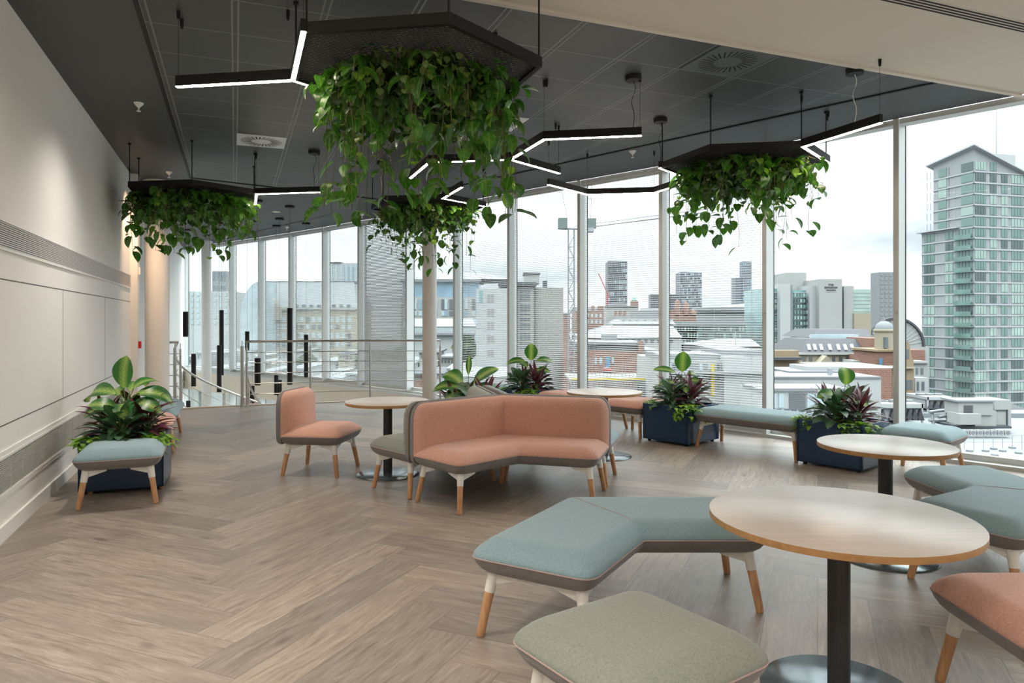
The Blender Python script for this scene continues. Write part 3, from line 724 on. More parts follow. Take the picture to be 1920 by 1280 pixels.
def backrest(root, line, nrm_in, fab):
    # line: outer plan line of the seat (polyline), nrm_in: side on which the sitter is (+1 left of the line)
    n = len(line); L = [Vector(p) for p in line]
    def off(d):
        out = []
        for i in range(n):
            if i == 0: e = (L[1]-L[0]).normalized(); m = Vector((-e.y, e.x))
            elif i == n-1: e = (L[-1]-L[-2]).normalized(); m = Vector((-e.y, e.x))
            else:
                e1 = (L[i]-L[i-1]).normalized(); e2 = (L[i+1]-L[i]).normalized(); m = Vector((-e1.y, e1.x))+Vector((-e2.y, e2.x)); m = m/m.dot(Vector((-e1.y, e1.x)))
            out.append(L[i]+m*d*nrm_in)
        return out
    o0, o1, o2 = off(.0), off(.045), off(.15)
    def ends(pl, c):   # pull the ends in by c
        q = [Vector(p) for p in pl]; q[0] = q[0]+(q[1]-q[0]).normalized()*c; q[-1] = q[-1]+(q[-2]-q[-1]).normalized()*c; return q
    # grey shell, rounded upper corners made by shrinking the ends towards the top
    zs = [(.318, .030, .040), (.335, .014, .018), (.36, .003, .005), (.42, 0, 0), (.66, 0, 0), (.74, 0, .006), (.79, .002, .022), (.825, .008, .048), (.845, .014, .080), (.852, .020, .11)]
    rs = []
    for z, d, c in zs:
        a = ends(off(d), c); b = ends(off(.046), c); rs.append([(p.x, p.y, z) for p in (a+b[::-1])])
    if nrm_in < 0: pass
    m = MB(); m.rings(rs if nrm_in > 0 else [r[::-1] for r in rs]); m.build('back_shell', M['grey_fab'], root, True, 50)
    zs = [(.386, .046, .136, .004, .03), (.43, .046, .146, .004, .06), (.52, .046, .150, .003, .066), (.66, .046, .149, .003, .066), (.74, .046, .147, .008, .072), (.79, .046, .142, .024, .084), (.825, .048, .122, .050, .10), (.843, .052, .096, .080, .12), (.849, .060, .080, .11, .13)]
    rs = []
    for z, d0, d1, c0, c1 in zs:
        a = ends(off(d0), c0); mid = ends(off(d0+(d1-d0)*.35), c0+.002); b = ends(off(d1), c1)
        # plan: back edge, flank point, front edge, flank point
        rs.append([(p.x, p.y, z) for p in (a+[mid[-1]]+b[::-1]+[mid[0]])])
    m = MB(); m.rings(rs if nrm_in > 0 else [r[::-1] for r in rs]); m.build('backrest', fab, root, True, 50)
def vsofa(fab, name='angled_sofa'):
    r = empty(name); tag(r, cat='sofa'); p = ccw(vpoly()); v = vpoly(); cushion(r, p, fab)
    cv = convexity(p)
    for i in range(6):
        if cv[i]: corner_leg(r, p, i)
    backrest(r, [v[4], v[3], v[2]], 1, fab)
    return r
def chair(fab):
    r = empty('padded_chair'); tag(r, cat='chair'); p = sqp(); cushion(r, p, fab)
    for i in range(4): corner_leg(r, p, i)
    backrest(r, [(SQ/2, SQ/2), (-SQ/2, SQ/2)], 1, fab)
    return r
# stools and benches
s_blue = stool(M['blue_fab'])
place(s_blue, (-3.435, 6.195, 0), R(22.5), 'blue padded stool standing in front of the planter by the left wall', 'single padded stools')
sb2 = copy_tree(s_blue); place(sb2, (4.20, 7.19, 0), R(-48), 'blue padded stool against the window, beyond the second table at the right', 'single padded stools')
s_sage = stool(M['sage_fab']); place(s_sage, (.435, 2.71, 0), R(35), 'grey-green padded stool in the foreground, cut off by the bottom edge', 'single padded stools')
s_sage.location = (.445, 2.50, 0)
s_pink = stool(M['pink_fab']); place(s_pink, (2.155, 2.775, 0), R(0), 'salmon pink padded seat cut off at the bottom right corner', 'single padded stools')
sp = copy_tree(s_pink); place(sp, (-4.21, 8.0, 0), R(21.5), 'pink padded stool just behind the planter by the left wall', 'pink stools along the edges')
dF = Vector((cos(R(-47.5)), sin(R(-47.5)), 0)); nF = Vector((-dF.y, dF.x, 0))
base = Vector((1.70, 9.22, 0))
for k, lab in enumerate(['pink padded stool touching the planter left of the long bench', 'pink padded stool in the middle of the window row of three',
                         'pink padded stool at the left end of the window row of three']):
    o = copy_tree(s_pink); c = base-dF*(.345+.68*k)+nF*.335; place(o, c, R(-47.5), lab, 'pink stools along the edges')
def lbench(loc, rz, label):
    r = stool(M['blue_fab'], 1.36, 'long_bench', 'bench'); place(r, loc, rz, label, 'long blue benches'); return r
# long bench needs its own legs and depth
def stool(fab, l=SQ, name='padded_stool', cat='stool'):
    r = empty(name); tag(r, cat=cat); p = sqp(l); cushion(r, p, fab)
    for i in range(4): corner_leg(r, p, i)
    return r
b1 = lbench((2.94, 8.47, 0), R(-47.3), 'long pale blue bench spanning between the two planters at the right windows')
b2 = copy_tree(b1); c = Vector((-.19, 11.12, 0))-dF*.70+nF*.335; place(b2, c, R(-47.5), 'long blue bench farthest back, left of the far planter by the window')
b3 = copy_tree(b1); place(b3, (-4.66, 9.12, 0), R(111.5), 'long blue bench by the left wall, behind the pink stool')
vb = vbench(M['blue_fab'])
place(vb, (.70, 3.735, 0), R(30), 'large blue angled bench in the centre foreground, beside the front table', 'angled blue benches')
vb2 = copy_tree(vb); place(vb2, (2.95, 4.65, 0), R(241-0), 'blue angled bench at the right edge beside the second table', 'angled blue benches')
# three back-to-back sofas
ctr = Vector((-.115, 6.84, 0))
sf = vsofa(M['pink_fab']); hgt = SQ/sin(R(60))
def star(o, face, label, g=.012):
    # facing direction = -y in local space
    d = Vector((cos(R(face)), sin(R(face)), 0)); place(o, ctr+d*(hgt+g), R(face+90), label, 'angled sofas set back to back')
star(sf, 283.5, 'salmon pink angled sofa in the middle of the room, facing the camera')
sg = vsofa(M['blue_fab']); sg2 = copy_tree(sg)
# the left one shows the sage fabric
for ch in sg.children:
    if ch.name.startswith(('seat_cushion', 'backrest')):
        ch.data = ch.data.copy(); ch.data.materials[0] = M['sage_fab']
star(sg, 163.5, 'grey-green angled sofa behind the pink one, facing the left round table')
star(sg2, 43.5, 'pale blue angled sofa behind the pink one, facing the window tables')
ch1 = chair(M['pink_fab']); place(ch1, (-1.99, 7.34, 0), R(81.6), 'single pink chair with grey underside left of the round table', None)
# ------------------------------------------------------------------ round tables
def table(loc, r, rb, label, h=.747):
    t = empty('round_table', loc); tag(t, label, 'table', 'round tables')
    MB().lathe([(r-.004, h-.0016), (r, h-.0016), (r, h-.0008), (r-.0015, h)], 96).build('tabletop', M['top_wood'], t, True)
    MB().lathe([(r-.012, h-.030), (r-.001, h-.028), (r, h-.024), (r, h-.0017)], 96).build('edge_band', M['edge_wood'], t, True)
    MB().lathe([(.045, .012), (.045, h-.03)], 32).build('column', M['black_column'], t, True)
    MB().lathe([(rb, 0), (rb, .006), (rb-.006, .011), (.06, .014)], 64).build('base', M['base_steel'], t, True)
    MB().box(-.16, .16, -.03, .03, h-.038, h-.030).box(-.03, .03, -.16, .16, h-.038, h-.030).build('bracket', M['black'], t)
table((1.381, 2.97, 0), .527, .315, 'largest round oak table in the foreground with a black column')
table((2.48, 4.67, 0), .418, .315, 'round table at the right, second from the camera, beside a planter')
table((-1.265, 7.16, 0), .425, .315, 'round table at the left between the pink chair and the sofas')
table((1.065, 8.12, 0), .432, .315, 'round table farthest away, half hidden behind the pink sofa')
# ------------------------------------------------------------------ planters and their plants
def leaf(mb, base_, dir_, up, L, W, tone, droop=.35, shape='heart', fold=.12, nseg=6):
    # a leaf blade starting at base_, growing along dir_, bending down
    d = Vector(dir_).normalized(); u = Vector(up); sd_ = d.cross(u)
    if sd_.length < 1e-3: sd_ = d.cross(Vector((1, 0, 0)))
    sd_.normalize(); u = sd_.cross(d).normalized(); b = len(mb.v); p = Vector(base_); st_ = L/nseg; ang = 0
    for k in range(nseg+1):
        f = k/nseg
        if shape == 'heart': wd = W*.5*(sin(pi*min(1, f*.92+.10))**.75)*(1.0-.28*f) if f < 1 else 0
        elif shape == 'oval': wd = W*.5*sin(pi*(f*.96+.02))**.8
        else: wd = W*.5*(sin(pi*(f**.75)*.98+.02))**.7*(1-.2*f)
        if k == nseg: wd = W*.01
        cv = u*(fold*wd*2)
        for q, s_ in enumerate((-1, 0, 1)):
            mb.v.append(tuple(p+sd_*(wd*s_)+(cv if s_ else Vector((0, 0, 0))))); i = b+k*3+q
            mb.uv[i] = (.5+.5*s_*wd/(W*.5+1e-9), f); mb.t[i] = tone
        ang = droop*1.5/nseg
        rot = Matrix.Rotation(-ang, 3, sd_) if sd_.length else Matrix.Identity(3)
        d = (rot @ d).normalized(); u = (rot @ u).normalized(); p = p+d*st_
    for k in range(nseg):
        for q in (0, 1):
            a = b+k*3+q; mb.f.append([a, a+1, a+4, a+3]); mb.m.append(0)
def rnd(a, b): return random.uniform(a, b)
ZV = Vector((0, 0, 1))
def polar(az, el): return Vector((cos(az)*cos(el), sin(az)*cos(el), sin(el)))
def dieff(loc, label, spec, H=.34, sc_=1.0):
    r = empty('dieffenbachia', loc); tag(r, label, 'potted plant', 'dieffenbachias in the planters'); f = MB(); s = MB()
    for az, el, hz, L, W, dr in spec:
        top = Vector((.02*cos(az), .02*sin(az), hz)); st0 = Vector((0, 0, max(0, hz-.16)))
        out = top+polar(az, max(el, .3))*.07*sc_
        s.tube([(0, 0, 0), st0, top*.6+st0*.4, out], .008, 6, r2=.004)
        leaf(f, out, polar(az, el), Vector((rnd(-.2, .2), -.75, 1)), L*sc_, W*sc_*1.12, rnd(0, 1), dr, 'oval', .08, 9)
    s.build('stem', M['stem'], r, True); f.build('foliage', M['dieff'], r, True, 180); return r
def bush(name, loc, label, mat, n, L, W, hgt_, spread, grp, cat='potted plant', el0=(.2, 1.2), dr=(.3, .9), shape='oval', sc_=1):
    r = empty(name, loc); tag(r, label, cat, grp); f = MB(); s = MB()
    for k in range(n):
        az = 2.399*k+rnd(-.3, .3); el = el0[0]+(el0[1]-el0[0])*(k/n); q = k/n
        h = hgt_*(.15+.85*q)*rnd(.85, 1.1); o = Vector((cos(az), sin(az), 0))*spread*(1-q*.7)*rnd(.4, 1)+Vector((0, 0, h))
        s.tube([(0, 0, 0), (o.x*.4, o.y*.4, o.z*.7), o], .003, 5)
        leaf(f, o, polar(az, el), Vector((rnd(-.4, .4), rnd(-.7, .2), 1)), L*rnd(.8, 1.15), W*rnd(.85, 1.15), rnd(0, 1), rnd(*dr), shape, .12, 6)
    s.build('stem', M['stem'], r); f.build('foliage', mat, r, True, 180); return r
def trailer(name, loc, label, mat, n, grp, az0, spread=.16, L=.06):
    r = empty(name, loc); tag(r, label, 'potted plant', grp); f = MB(); s = MB()
    for k in range(n):
        az = az0+rnd(-1.3, 1.3); reach = rnd(.04, spread); h = rnd(.03, .14); over = rnd(-.02, .06) if random.random() < .65 else rnd(-.10, .0)
        p0, p1, p2 = Vector((0, 0, 0)), Vector((cos(az)*reach*.5, sin(az)*reach*.5, h)), Vector((cos(az)*reach, sin(az)*reach, max(over, .01) if reach < .12 else over))
        pts = [p0*(1-t)**2+p1*2*t*(1-t)+p2*t*t for t in (0, .25, .5, .75, 1)]
        s.tube(pts, .002, 5)
        for t in (1, 2, 3, 4):
            a2 = az+rnd(-1.4, 1.4); leaf(f, pts[t], polar(a2, rnd(-.2, .8)), ZV, L*rnd(.7, 1.2), L*.8, rnd(0, 1), rnd(.3, 1.0), 'heart', .1, 5)
    s.build('stem', M['stem'], r); f.build('foliage', mat, r, True, 180); return r
DS = [(-1.45, 1.32, .42, .27, .19, .30), (-2.95, .50, .40, .38, .17, 1.15), (.12, .40, .40, .36, .16, 1.2), (.75, .9, .42, .24, .13, .9), (-2.5, .25, .30, .26, .15, .9), (-1.2, .45, .31, .28, .15, 1.0), (-.4, .3, .33, .26, .13, 1.0), (2.6, .7, .36, .30, .15, .9), (1.6, .8, .4, .3, .15, .9), (-2.0, .8, .22, .24, .14, .9)]
def planter(cx, cy, rz, where, w2=.345, d2=.345, spec=DS, dsc=1.0, seed=1, dloc=(-.02, .04)):
    random.seed(seed)
    t = empty('planter_box', (cx, cy, 0), rz); tag(t, 'navy blue square metal planter '+where, 'planter', 'navy planters')
    b = MB(); h0, h1, th = .03, .487, .018
    b.box(-w2, w2, -d2, d2, h0, h0+.01); b.box(-w2, w2, -d2, -d2+th, h0, h1); b.box(-w2, w2, d2-th, d2, h0, h1); b.box(-w2, -w2+th, -d2, d2, h0, h1); b.box(w2-th, w2, -d2, d2, h0, h1)
    b.build('box', M['blue_metal'], t)
    MB().box(-w2+th, w2-th, -d2+th, d2-th, .36, .435).build('soil', M['soil'], t)
    for sx_ in (-1, 1):
        for sy_ in (-1, 1): MB().lathe([(.022, 0), (.022, .03)], 12, (sx_*(w2-.06), sy_*(d2-.06))).build('foot', M['rubber'], t)
    def W(x, y): return (cx+x*cos(rz)-y*sin(rz), cy+x*sin(rz)+y*cos(rz), .43)
    dieff(W(*dloc), 'tall variegated dieffenbachia in the planter '+where, spec, sc_=dsc)
    bush('cordyline', W(-.19, .04), 'burgundy cordyline, left one in the planter '+where, M['cordy'], 40, .28, .044, .23, .07, 'cordylines in the planters', el0=(.15, 1.35), dr=(.3, .9), shape='blade')
    bush('cordyline', W(.18, -.03), 'burgundy cordyline, right one in the planter '+where, M['cordy'], 42, .28, .048, .24, .07, 'cordylines in the planters', el0=(.15, 1.4), dr=(.25, .9), shape='blade')
    bush('aglaonema', W(-.02, -.15), 'silver-striped aglaonema at the front of the planter '+where, M['aglao'], 44, .25, .095, .24, .14, 'aglaonemas in the planters', el0=(.1, 1.2), dr=(.3, .9))
    bush('croton', W(.02, .20), 'dark-leaved croton at the back of the planter '+where, M['bronze'], 42, .22, .075, .30, .14, 'crotons in the planters', el0=(.1, 1.2))
    trailer('pothos', W(-.25, -.19), 'bright pothos at the left corner of the planter '+where, M['lime'], 34, 'pothos in the planters', rz-2.4, .2, .075)
    trailer('pothos', W(.22, -.20), 'bright pothos at the right corner of the planter '+where, M['lime'], 38, 'pothos in the planters', rz-.9, .24, .075)
planter(-3.66, 6.69, R(20), 'behind the left blue stool', d2=.315, seed=3, dsc=1.15)
planter(3.61, 7.67, R(-48.5), 'right of the long bench', seed=5, spec=[(-1.5, 1.0, .38, .22, .17, 1.1), (.4, .6, .30, .25, .13, .9), (-2.6, .5, .28, .26, .14, .9), (-1.2, .4, .24, .22, .13, .9), (2.6, .6, .26, .22, .13, .9), (-.5, .2, .22, .25, .13, .9)])
planter(2.20, 9.165, R(-48.5), 'left of the long bench', seed=8, spec=[(-1.5, 1.35, .40, .27, .19, .3), (-2.95, .5, .42, .30, .11, .6), (.1, .45, .40, .20, .11, 1.0), (-.5, .5, .3, .24, .12, .9), (3.0, .3, .30, .24, .12, .8), (-1.6, .4, .28, .24, .13, 1.)])
planter(.28, 11.1, R(-48.5), 'farthest back by the window', seed=11, spec=[(-1.5, 1.35, .44, .27, .19, .3), (-3.0, .35, .46, .33, .14, .75), (.05, .35, .47, .33, .14, .7), (-.6, .5, .3, .26, .13, .9), (2.4, .8, .34, .24, .13, .7), (.5, .4, .3, .28, .13, 1.)])
planter(-.50, 8.42, R(13.5), 'hidden behind the sofa backs', seed=14, dsc=1.15, spec=[(3.0, .85, .32, .30, .17, .9), (-3.05, .40, .30, .36, .14, .9), (.3, .85, .32, .36, .14, .6), (.05, .35, .28, .40, .16, 1.1), (1.5, 1.4, .40, .22, .06, .2), (-1.0, .5, .24, .24, .15, 1.0), (-2.2, .4, .24, .24, .16, 1.1)])
# ------------------------------------------------------------------ foliage of the hanging frames
def vines(name, Hx, label, mat, n, Lleaf, drop, grp, mask=None, cen=(0, 0), spread=.75, seed=1, step=.07, shape='heart', jit=.045, ring=0, cat='hanging plant', prob=None):
    random.seed(seed); x0, y0 = Hx[0]; cx = sum(p[0] for p in Hx)/6; cy = sum(p[1] for p in Hx)/6
    r = empty(name, (cx, cy, HZ)); tag(r, label, cat, grp); f = MB(); s = MB()
    for k in range(n):
        a = rnd(0, 2*pi); q = (ring+(1-ring)*sqrt(random.random()))*spread*.80; x = cen[0]+cos(a)*q; y = cen[1]+sin(a)*q
        d = drop[0]+(drop[1]-drop[0])*random.random()**1.7
        ox, oy = cos(a)*rnd(0, .22)*(q/.6), sin(a)*rnd(0, .22)*(q/.6)
        pts = []; m = max(3, int(d/step)); wx, wy = rnd(-.03, .03), rnd(-.03, .03)
        for i in range(m+1):
            t = i/m; pts.append((x+ox*min(1, t*2.2)+wx*sin(t*5+k), y+oy*min(1, t*2.2)+wy*cos(t*4+k), .03-d*t+.03*sin(t*3)*0))
        s.tube(pts, .0022, 4, cap=False)
        for i in range(1, m+1):
            dens = 1.0 if i/m < .45 or i == m or d < .35 else .38
            if random.random() > dens: continue
            for _ in range(2 if (i*step < .22) else 1):
                az = rnd(0, 2*pi); p = Vector(pts[i])+Vector((cos(az), sin(az), rnd(-.3, .3)))*jit*rnd(.3, 1)
                leaf(f, p, polar(az, rnd(-.9, .35)), ZV, Lleaf*rnd(.65, 1.2), Lleaf*.78*rnd(.8, 1.1), min(1, max(0, random.gauss(.45, .3))), rnd(.2, 1.2), shape, rnd(.02, .2), 6)
    s.build('vine_stems', M['vine'], r); f.build('foliage', mat, r, True, 180); return r
VG = 'trailing plants in the hanging frames'
def frame_plants(Hx, where, sd_, dr, spread=.78, n=1.0, cen=(0, 0)):
    vines('hanging_pothos', Hx, 'large-leaved green pothos trailing from the '+where, M['pothos'], int(84*n), .150, (.14, dr), VG, seed=sd_, spread=spread, cen=cen, ring=.25)
    vines('hanging_lime_pothos', Hx, 'pale yellow-green pothos trailing from the '+where, M['lime'], int(11*n), .115, (.25, dr*1.06), VG, seed=sd_+1, spread=spread, step=.10, cen=cen, ring=.4)
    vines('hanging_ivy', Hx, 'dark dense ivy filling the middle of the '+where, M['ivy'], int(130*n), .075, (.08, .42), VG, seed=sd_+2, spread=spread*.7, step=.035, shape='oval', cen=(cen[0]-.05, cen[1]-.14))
    vines('hanging_creeper', Hx, 'small-leaved olive creeper hanging from the '+where, M['olive'], int(26*n), .06, (.25, dr*.8), VG, seed=sd_+3, spread=spread, step=.035, shape='oval', cen=cen, ring=.3)
frame_plants(H1, 'nearest hexagonal frame', 21, 1.02, .74, 1.05, (.03, .08))
frame_plants(H2, 'frame by the left wall', 31, .86, .90, 1.1, (-.05, 0))
frame_plants(H3, 'farthest hexagonal frame', 41, .98, .78, .9)
frame_plants(H4, 'frame before the tall windows', 51, .92, .82, 1.0, (0, .02))
# ------------------------------------------------------------------ interior lamps and added fill spots
lamp('spot_wall_far', 'SPOT', (-5.35, 10.6, CEIL-.02), 95, (1, .68, .44), (R(14), R(20), 0), spot_size=R(75), spot_blend=.9, shadow_soft_size=.05)
for i, (x, y, e_) in enumerate([(-1.4, -.2, 270), (1.2, -1.0, 330), (4.6, -.6, 600), (-3.3, 6.9, 130), (-2.1, 2.6, 200)]):  # added fill spots without fixtures, brightening the foreground and left side
    lamp('room_fill_spot_%d' % i, 'SPOT', (x, y, CEIL-.03), e_, (1, .92, .83), (0, 0, 0), spot_size=R(128), spot_blend=1.0, shadow_soft_size=.18)
lamp('stairwell_downlight', 'SPOT', (-5.2, 15.6, CEIL-.05), 60, (1, .80, .6), (0, 0, 0), spot_size=R(120), spot_blend=.8, shadow_soft_size=.1)
# ------------------------------------------------------------------ the city outside
GZ = -34.0
def cm(name, c, rough=.7, var=.06, sc_=.25, metal=0.): return plain(name, tuple(v*.52 for v in c), rough, metal, var, sc_)
K = {}
K['white'] = cm('city_white_render', (.50, .52, .53)); K['pale'] = cm('city_pale_stone', (.42, .43, .42)); K['roofw'] = cm('city_white_roof', (.25, .265, .285), .6)
K['conc'] = cm('city_concrete', (.33, .325, .305)); K['cream'] = cm('city_cream_stone', (.40, .355, .265)); K['sand'] = cm('city_sandstone', (.33, .245, .15))
K['slate'] = cm('city_slate_roof', (.075, .078, .092)); K['grey'] = cm('city_grey_cladding', (.26, .28, .30)); K['lead'] = cm('city_lead_roof', (.26, .285, .31))
K['panel'] = cm('tower_grey_panel', (.36, .39, .41)); K['slab'] = cm('tower_floor_slab', (.50, .53, .55)); K['dk'] = cm('city_dark_facade', (.065, .075, .09), .4)
K['bluegrey'] = cm('city_bluegrey_tower', (.14, .17, .21), .4); K['steel'] = cm('city_galvanised', (.42, .45, .47), .45, metal=.2)
K['green'] = cm('city_green_metal', (.14, .20, .19)); K['yellow'] = cm('city_yellow_panel', (.75, .55, .03)); K['redp'] = cm('city_red_paint', (.55, .05, .06)); K['blued'] = cm('city_blue_sheet', (.10, .28, .45))
K['ground'] = cm('city_street', (.20, .20, .20)); K['verdi'] = cm('city_verdigris', (.25, .42, .36)); K['tree'] = cm('city_foliage', (.10, .17, .06), .9, .3, 1.5)
def brick(name, c, mort, s_=3.0):
    t = NT(name); b = t.n('ShaderNodeTexBrick'); p = t.sep(t.obj()); t.l(t.comb(t.math('ADD', p[0], p[1]), p[2]), b.inputs['Vector']); b.inputs['Scale'].default_value = s_
    b.inputs['Color1'].default_value = (*c, 1); b.inputs['Color2'].default_value = (c[0]*.75, c[1]*.7, c[2]*.7, 1); b.inputs['Mortar'].default_value = (*mort, 1); b.inputs['Mortar Size'].default_value = .03
    return t.base(b.outputs[0], .85)
K['brick'] = brick('city_red_brick', (.17, .072, .05), (.16, .12, .10), 1.2)
def cglass(name, c, rough=.12): 
    t = NT(name); n = t.noise(t.obj(), .35, 2); return t.base(t.mix(n, tuple(x*.6 for x in c)+(1,), tuple(min(1, x*1.5) for x in c)+(1,)), rough, 0., .9)
K['gl'] = cglass('green_tower_glass', (.085, .145, .13)); K['gl2'] = cglass('dark_tower_glass', (.045, .07, .07)); K['gl3'] = cglass('pale_tower_glass', (.19, .26, .235))
K['teal'] = cglass('teal_curtain_glass', (.10, .20, .205)); K['win'] = cglass('city_window_glass', (.06, .075, .085)); K['sky'] = cglass('blue_curtain_glass', (.13, .20, .26)); K['winp'] = cglass('pale_city_window', (.25, .31, .34))
UNIT = {}
def unit(mat):
    if mat.name not in UNIT:
        me = bpy.data.meshes.new('unit_pane'); b = MB().box(0, 1, 0, 1, 0, 1); me.from_pydata(b.v, [], b.f); me.materials.append(mat); UNIT[mat.name] = me
    return UNIT[mat.name]
class Bld:
    """a building whose local x runs along the face towards the camera and local y into its depth"""
    def __init__(s, name, label, px, D, ang=0, cat='building', group=None):
        s.x = (px-960)/F*D; s.y = D; s.a = R(ang); s.n = 0; s.rest = {}
        s.o = empty(name, (s.x, s.y, 0), s.a); tag(s.o, label, cat, group)
    def t(s, px, face='R', off=0):
        k = (px-960)/F; x0, y0 = s.x, s.y
        if face == 'R': c, sn = cos(s.a), sin(s.a); x0 += -sn*off; y0 += cos(s.a)*off
        else: c, sn = -sin(s.a), cos(s.a)
        return (k*y0-x0)/(c-k*sn)
    def z(s, py, t=0, face='R', off=0):
        y = s.y+t*(sin(s.a) if face == 'R' else cos(s.a))+off*cos(s.a); return EYE+(HOR-py)*y/F
    def box(s, name, x0, x1, y0, y1, z0, z1, mat): return MB().box(x0, x1, y0, y1, z0, z1).build(name, mat, s.o)
    def vol(s, name, pa, pb, ya, yb, mat, off=0, dep=10, back=None):
        """box seen between columns pa..pb and rows ya..yb, front set back by off; back = row of the roof's far edge"""
        x0, x1 = s.t(pa, off=off), s.t(pb, off=off); z1 = s.z(ya, off=off); z0 = GZ if yb is None else s.z(yb, off=off)
        if back: dep = (s.y+off)*(ya-HOR)/(back-HOR)-(s.y+off)
        return s.box(name, x0, x1, off, off+dep, z0, z1, mat)
    def pane(s, x, y, z, w, d, h, mat, name='window'):
        s.n += 1
        if s.n <= 96:
            o = bpy.data.objects.new(name, unit(mat)); C.objects.link(o); o.parent = s.o; o.location = (x, y, z); o.scale = (w, d, h)
        else: s.rest.setdefault(mat.name, (MB(), mat))[0].box(x, x+w, y, y+d, z, z+h)
    def wins(s, cols, rows, mats, off=0, pr=.05, name='window'):
        """cols/rows are photo intervals on the face set back by off"""
        mats = mats if isinstance(mats, list) else [mats]
        for ya, yb in rows:
            for pa, pb in cols:
                x0, x1 = s.t(pa, off=off), s.t(pb, off=off); s.pane(x0, off-pr, s.z(yb, off=off), x1-x0, pr*2, s.z(ya, off=off)-s.z(yb, off=off), random.choice(mats), name)
    def done(s):
        if s.rest:
            m = MB(); mats = []
            for k, (b, mt) in enumerate(s.rest.values()): m.add(b.v, b.f, k); mats.append(mt)
            o = m.build('windows', mats, s.o); o['kind'] = 'stuff'
        return s
struct(MB().box(-900, 900, 25.5, 1500, GZ-1, GZ).build('ground', K['ground']))
random.seed(5)
# --- the tall glazed tower
T = Bld('apartment_tower', 'tall green-glazed residential tower with a sloping roof line at the right', 1826, 187, 15); LR = 34; LL = 16.8; LU = 12.8
ms = MB(); zt = lambda x: 47.3-.36*x
ms.add([(0,0,GZ),(LR,0,GZ),(LR,LU,GZ),(0,LU,GZ),(0,0,zt(0)),(LR,0,zt(LR)),(LR,LU,zt(LR)-2),(0,LU,zt(0)-2.2)], [(0,3,2,1),(4,5,6,7),(0,1,5,4),(1,2,6,5),(2,3,7,6),(3,0,4,7)]); ms.build('tower_body', K['panel'], T.o)
T.box('lower_block', .0, 20, LU, LL, GZ, 26.5, K['panel'])
rf = MB(); rf.add([(-1.2,-1.2,zt(0)+.5),(LR,-1.2,zt(LR)+.1),(LR,LU+1,zt(LR)-1.9),(-1.2,LU+1.5,zt(0)-2.0),(-1.2,-1.2,zt(0)+.85),(LR,-1.2,zt(LR)+.45),(LR,LU+1,zt(LR)-1.5),(-1.2,LU+1.5,zt(0)-1.6)], [(0,3,2,1),(4,5,6,7),(0,1,5,4),(1,2,6,5),(2,3,7,6),(3,0,4,7)]); rf.build('roof_canopy', K['slab'], T.o)
T.box('terrace_canopy', -1.2, 6, 4.2, LL+1, 26.6, 26.9, K['slab'])
T.box('roof_screen', 12, 19, 4, 9, 38, 47.5, K['white'])
MB().tube([(13.5, 5, 44), (13.5, 5, 52), (13.5, 5, 70)], .22, 6, r2=.05).build('mast', K['steel'], T.o)
sl = MB(); z = 26.5-2.95*18
floors = []
while z < 44: floors.append(z); z += 2.95
for z in floors:
    sl.box(-.25, LR, -.25, 0, z-.32, z); sl.box(-.25, 0, -.25, (LL if z < 27 else LU), z-.32, z)
sl.build('floor_slab_edges', K['slab'], T.o)
gm = [K['gl'], K['gl'], K['gl'], K['gl3'], K['gl3'], K['gl2']]
rc = [(1828, 1848), (1856, 1868), (1877, 1889), (1896, 1918), (1924, 1932)]
for z in reversed(floors):
    for a, b in rc:
        x0, x1 = T.t(a), T.t(b)
        if z+2.6 < zt(x1)-.3: T.pane(x0, -.12, z+.35, x1-x0, .2, 2.2, random.choice(gm))
    top = z+2.6 > 26.5
    for a, b in ([(1825, 1803), (1775, 1760)] if top else [(1824, 1793), (1787, 1773), (1752, 1733)]):
        y0, y1 = T.t(a, 'L'), T.t(b, 'L')
        if z+2.6 < 44.5: T.pane(-.12, y0, z+.3, .2, y1-y0, 2.25, random.choice(gm))
fr = MB()
for z in floors:
    for a, b in rc:
        x0, x1 = T.t(a), T.t(b)
        if z+2.6 > zt(x1)-.3: continue
        k = max(2, int((x1-x0)/.85))
        for i in range(1, k): fr.box(x0+(x1-x0)*i/k-.03, x0+(x1-x0)*i/k+.03, -.16, -.10, z+.35, z+2.55)
    for a, b in [(1824, 1793), (1787, 1773), (1752, 1733)]:
        y0, y1 = T.t(a, 'L'), T.t(b, 'L')
        if z > 24 and a > 1820: continue
        k = max(2, int((y1-y0)/.95))
        if z+2.6 < 44: 
            for i in range(1, k): fr.box(-.17, -.11, y0+(y1-y0)*i/k-.03, y0+(y1-y0)*i/k+.03, z+.35, z+2.5)
fr.build('glazing_bars', K['dk'], T.o)
jn = MB()
for px in (1850.5, 1870, 1872.5, 1893, 1920): x = T.t(px); jn.box(x-.05, x+.05, -.06, 0, GZ, zt(x)-.3)
for px in (1790, 1757, 1770, 1729): y = T.t(px, 'L'); jn.box(-.06, 0, y-.06, y+.06, GZ, 26.5 if px < 1740 else 40)
jn.build('panel_joints', K['slab'], T.o)
balc = MB()
for z in floors:
    if z < 24.5: balc.box(-1.0, 0, T.t(1825, 'L'), T.t(1793, 'L'), z-.28, z-.02); balc.box(-1.0, -.93, T.t(1825, 'L'), T.t(1793, 'L'), z, z+1.0)
balc.build('balconies', K['gl'], T.o); T.done()
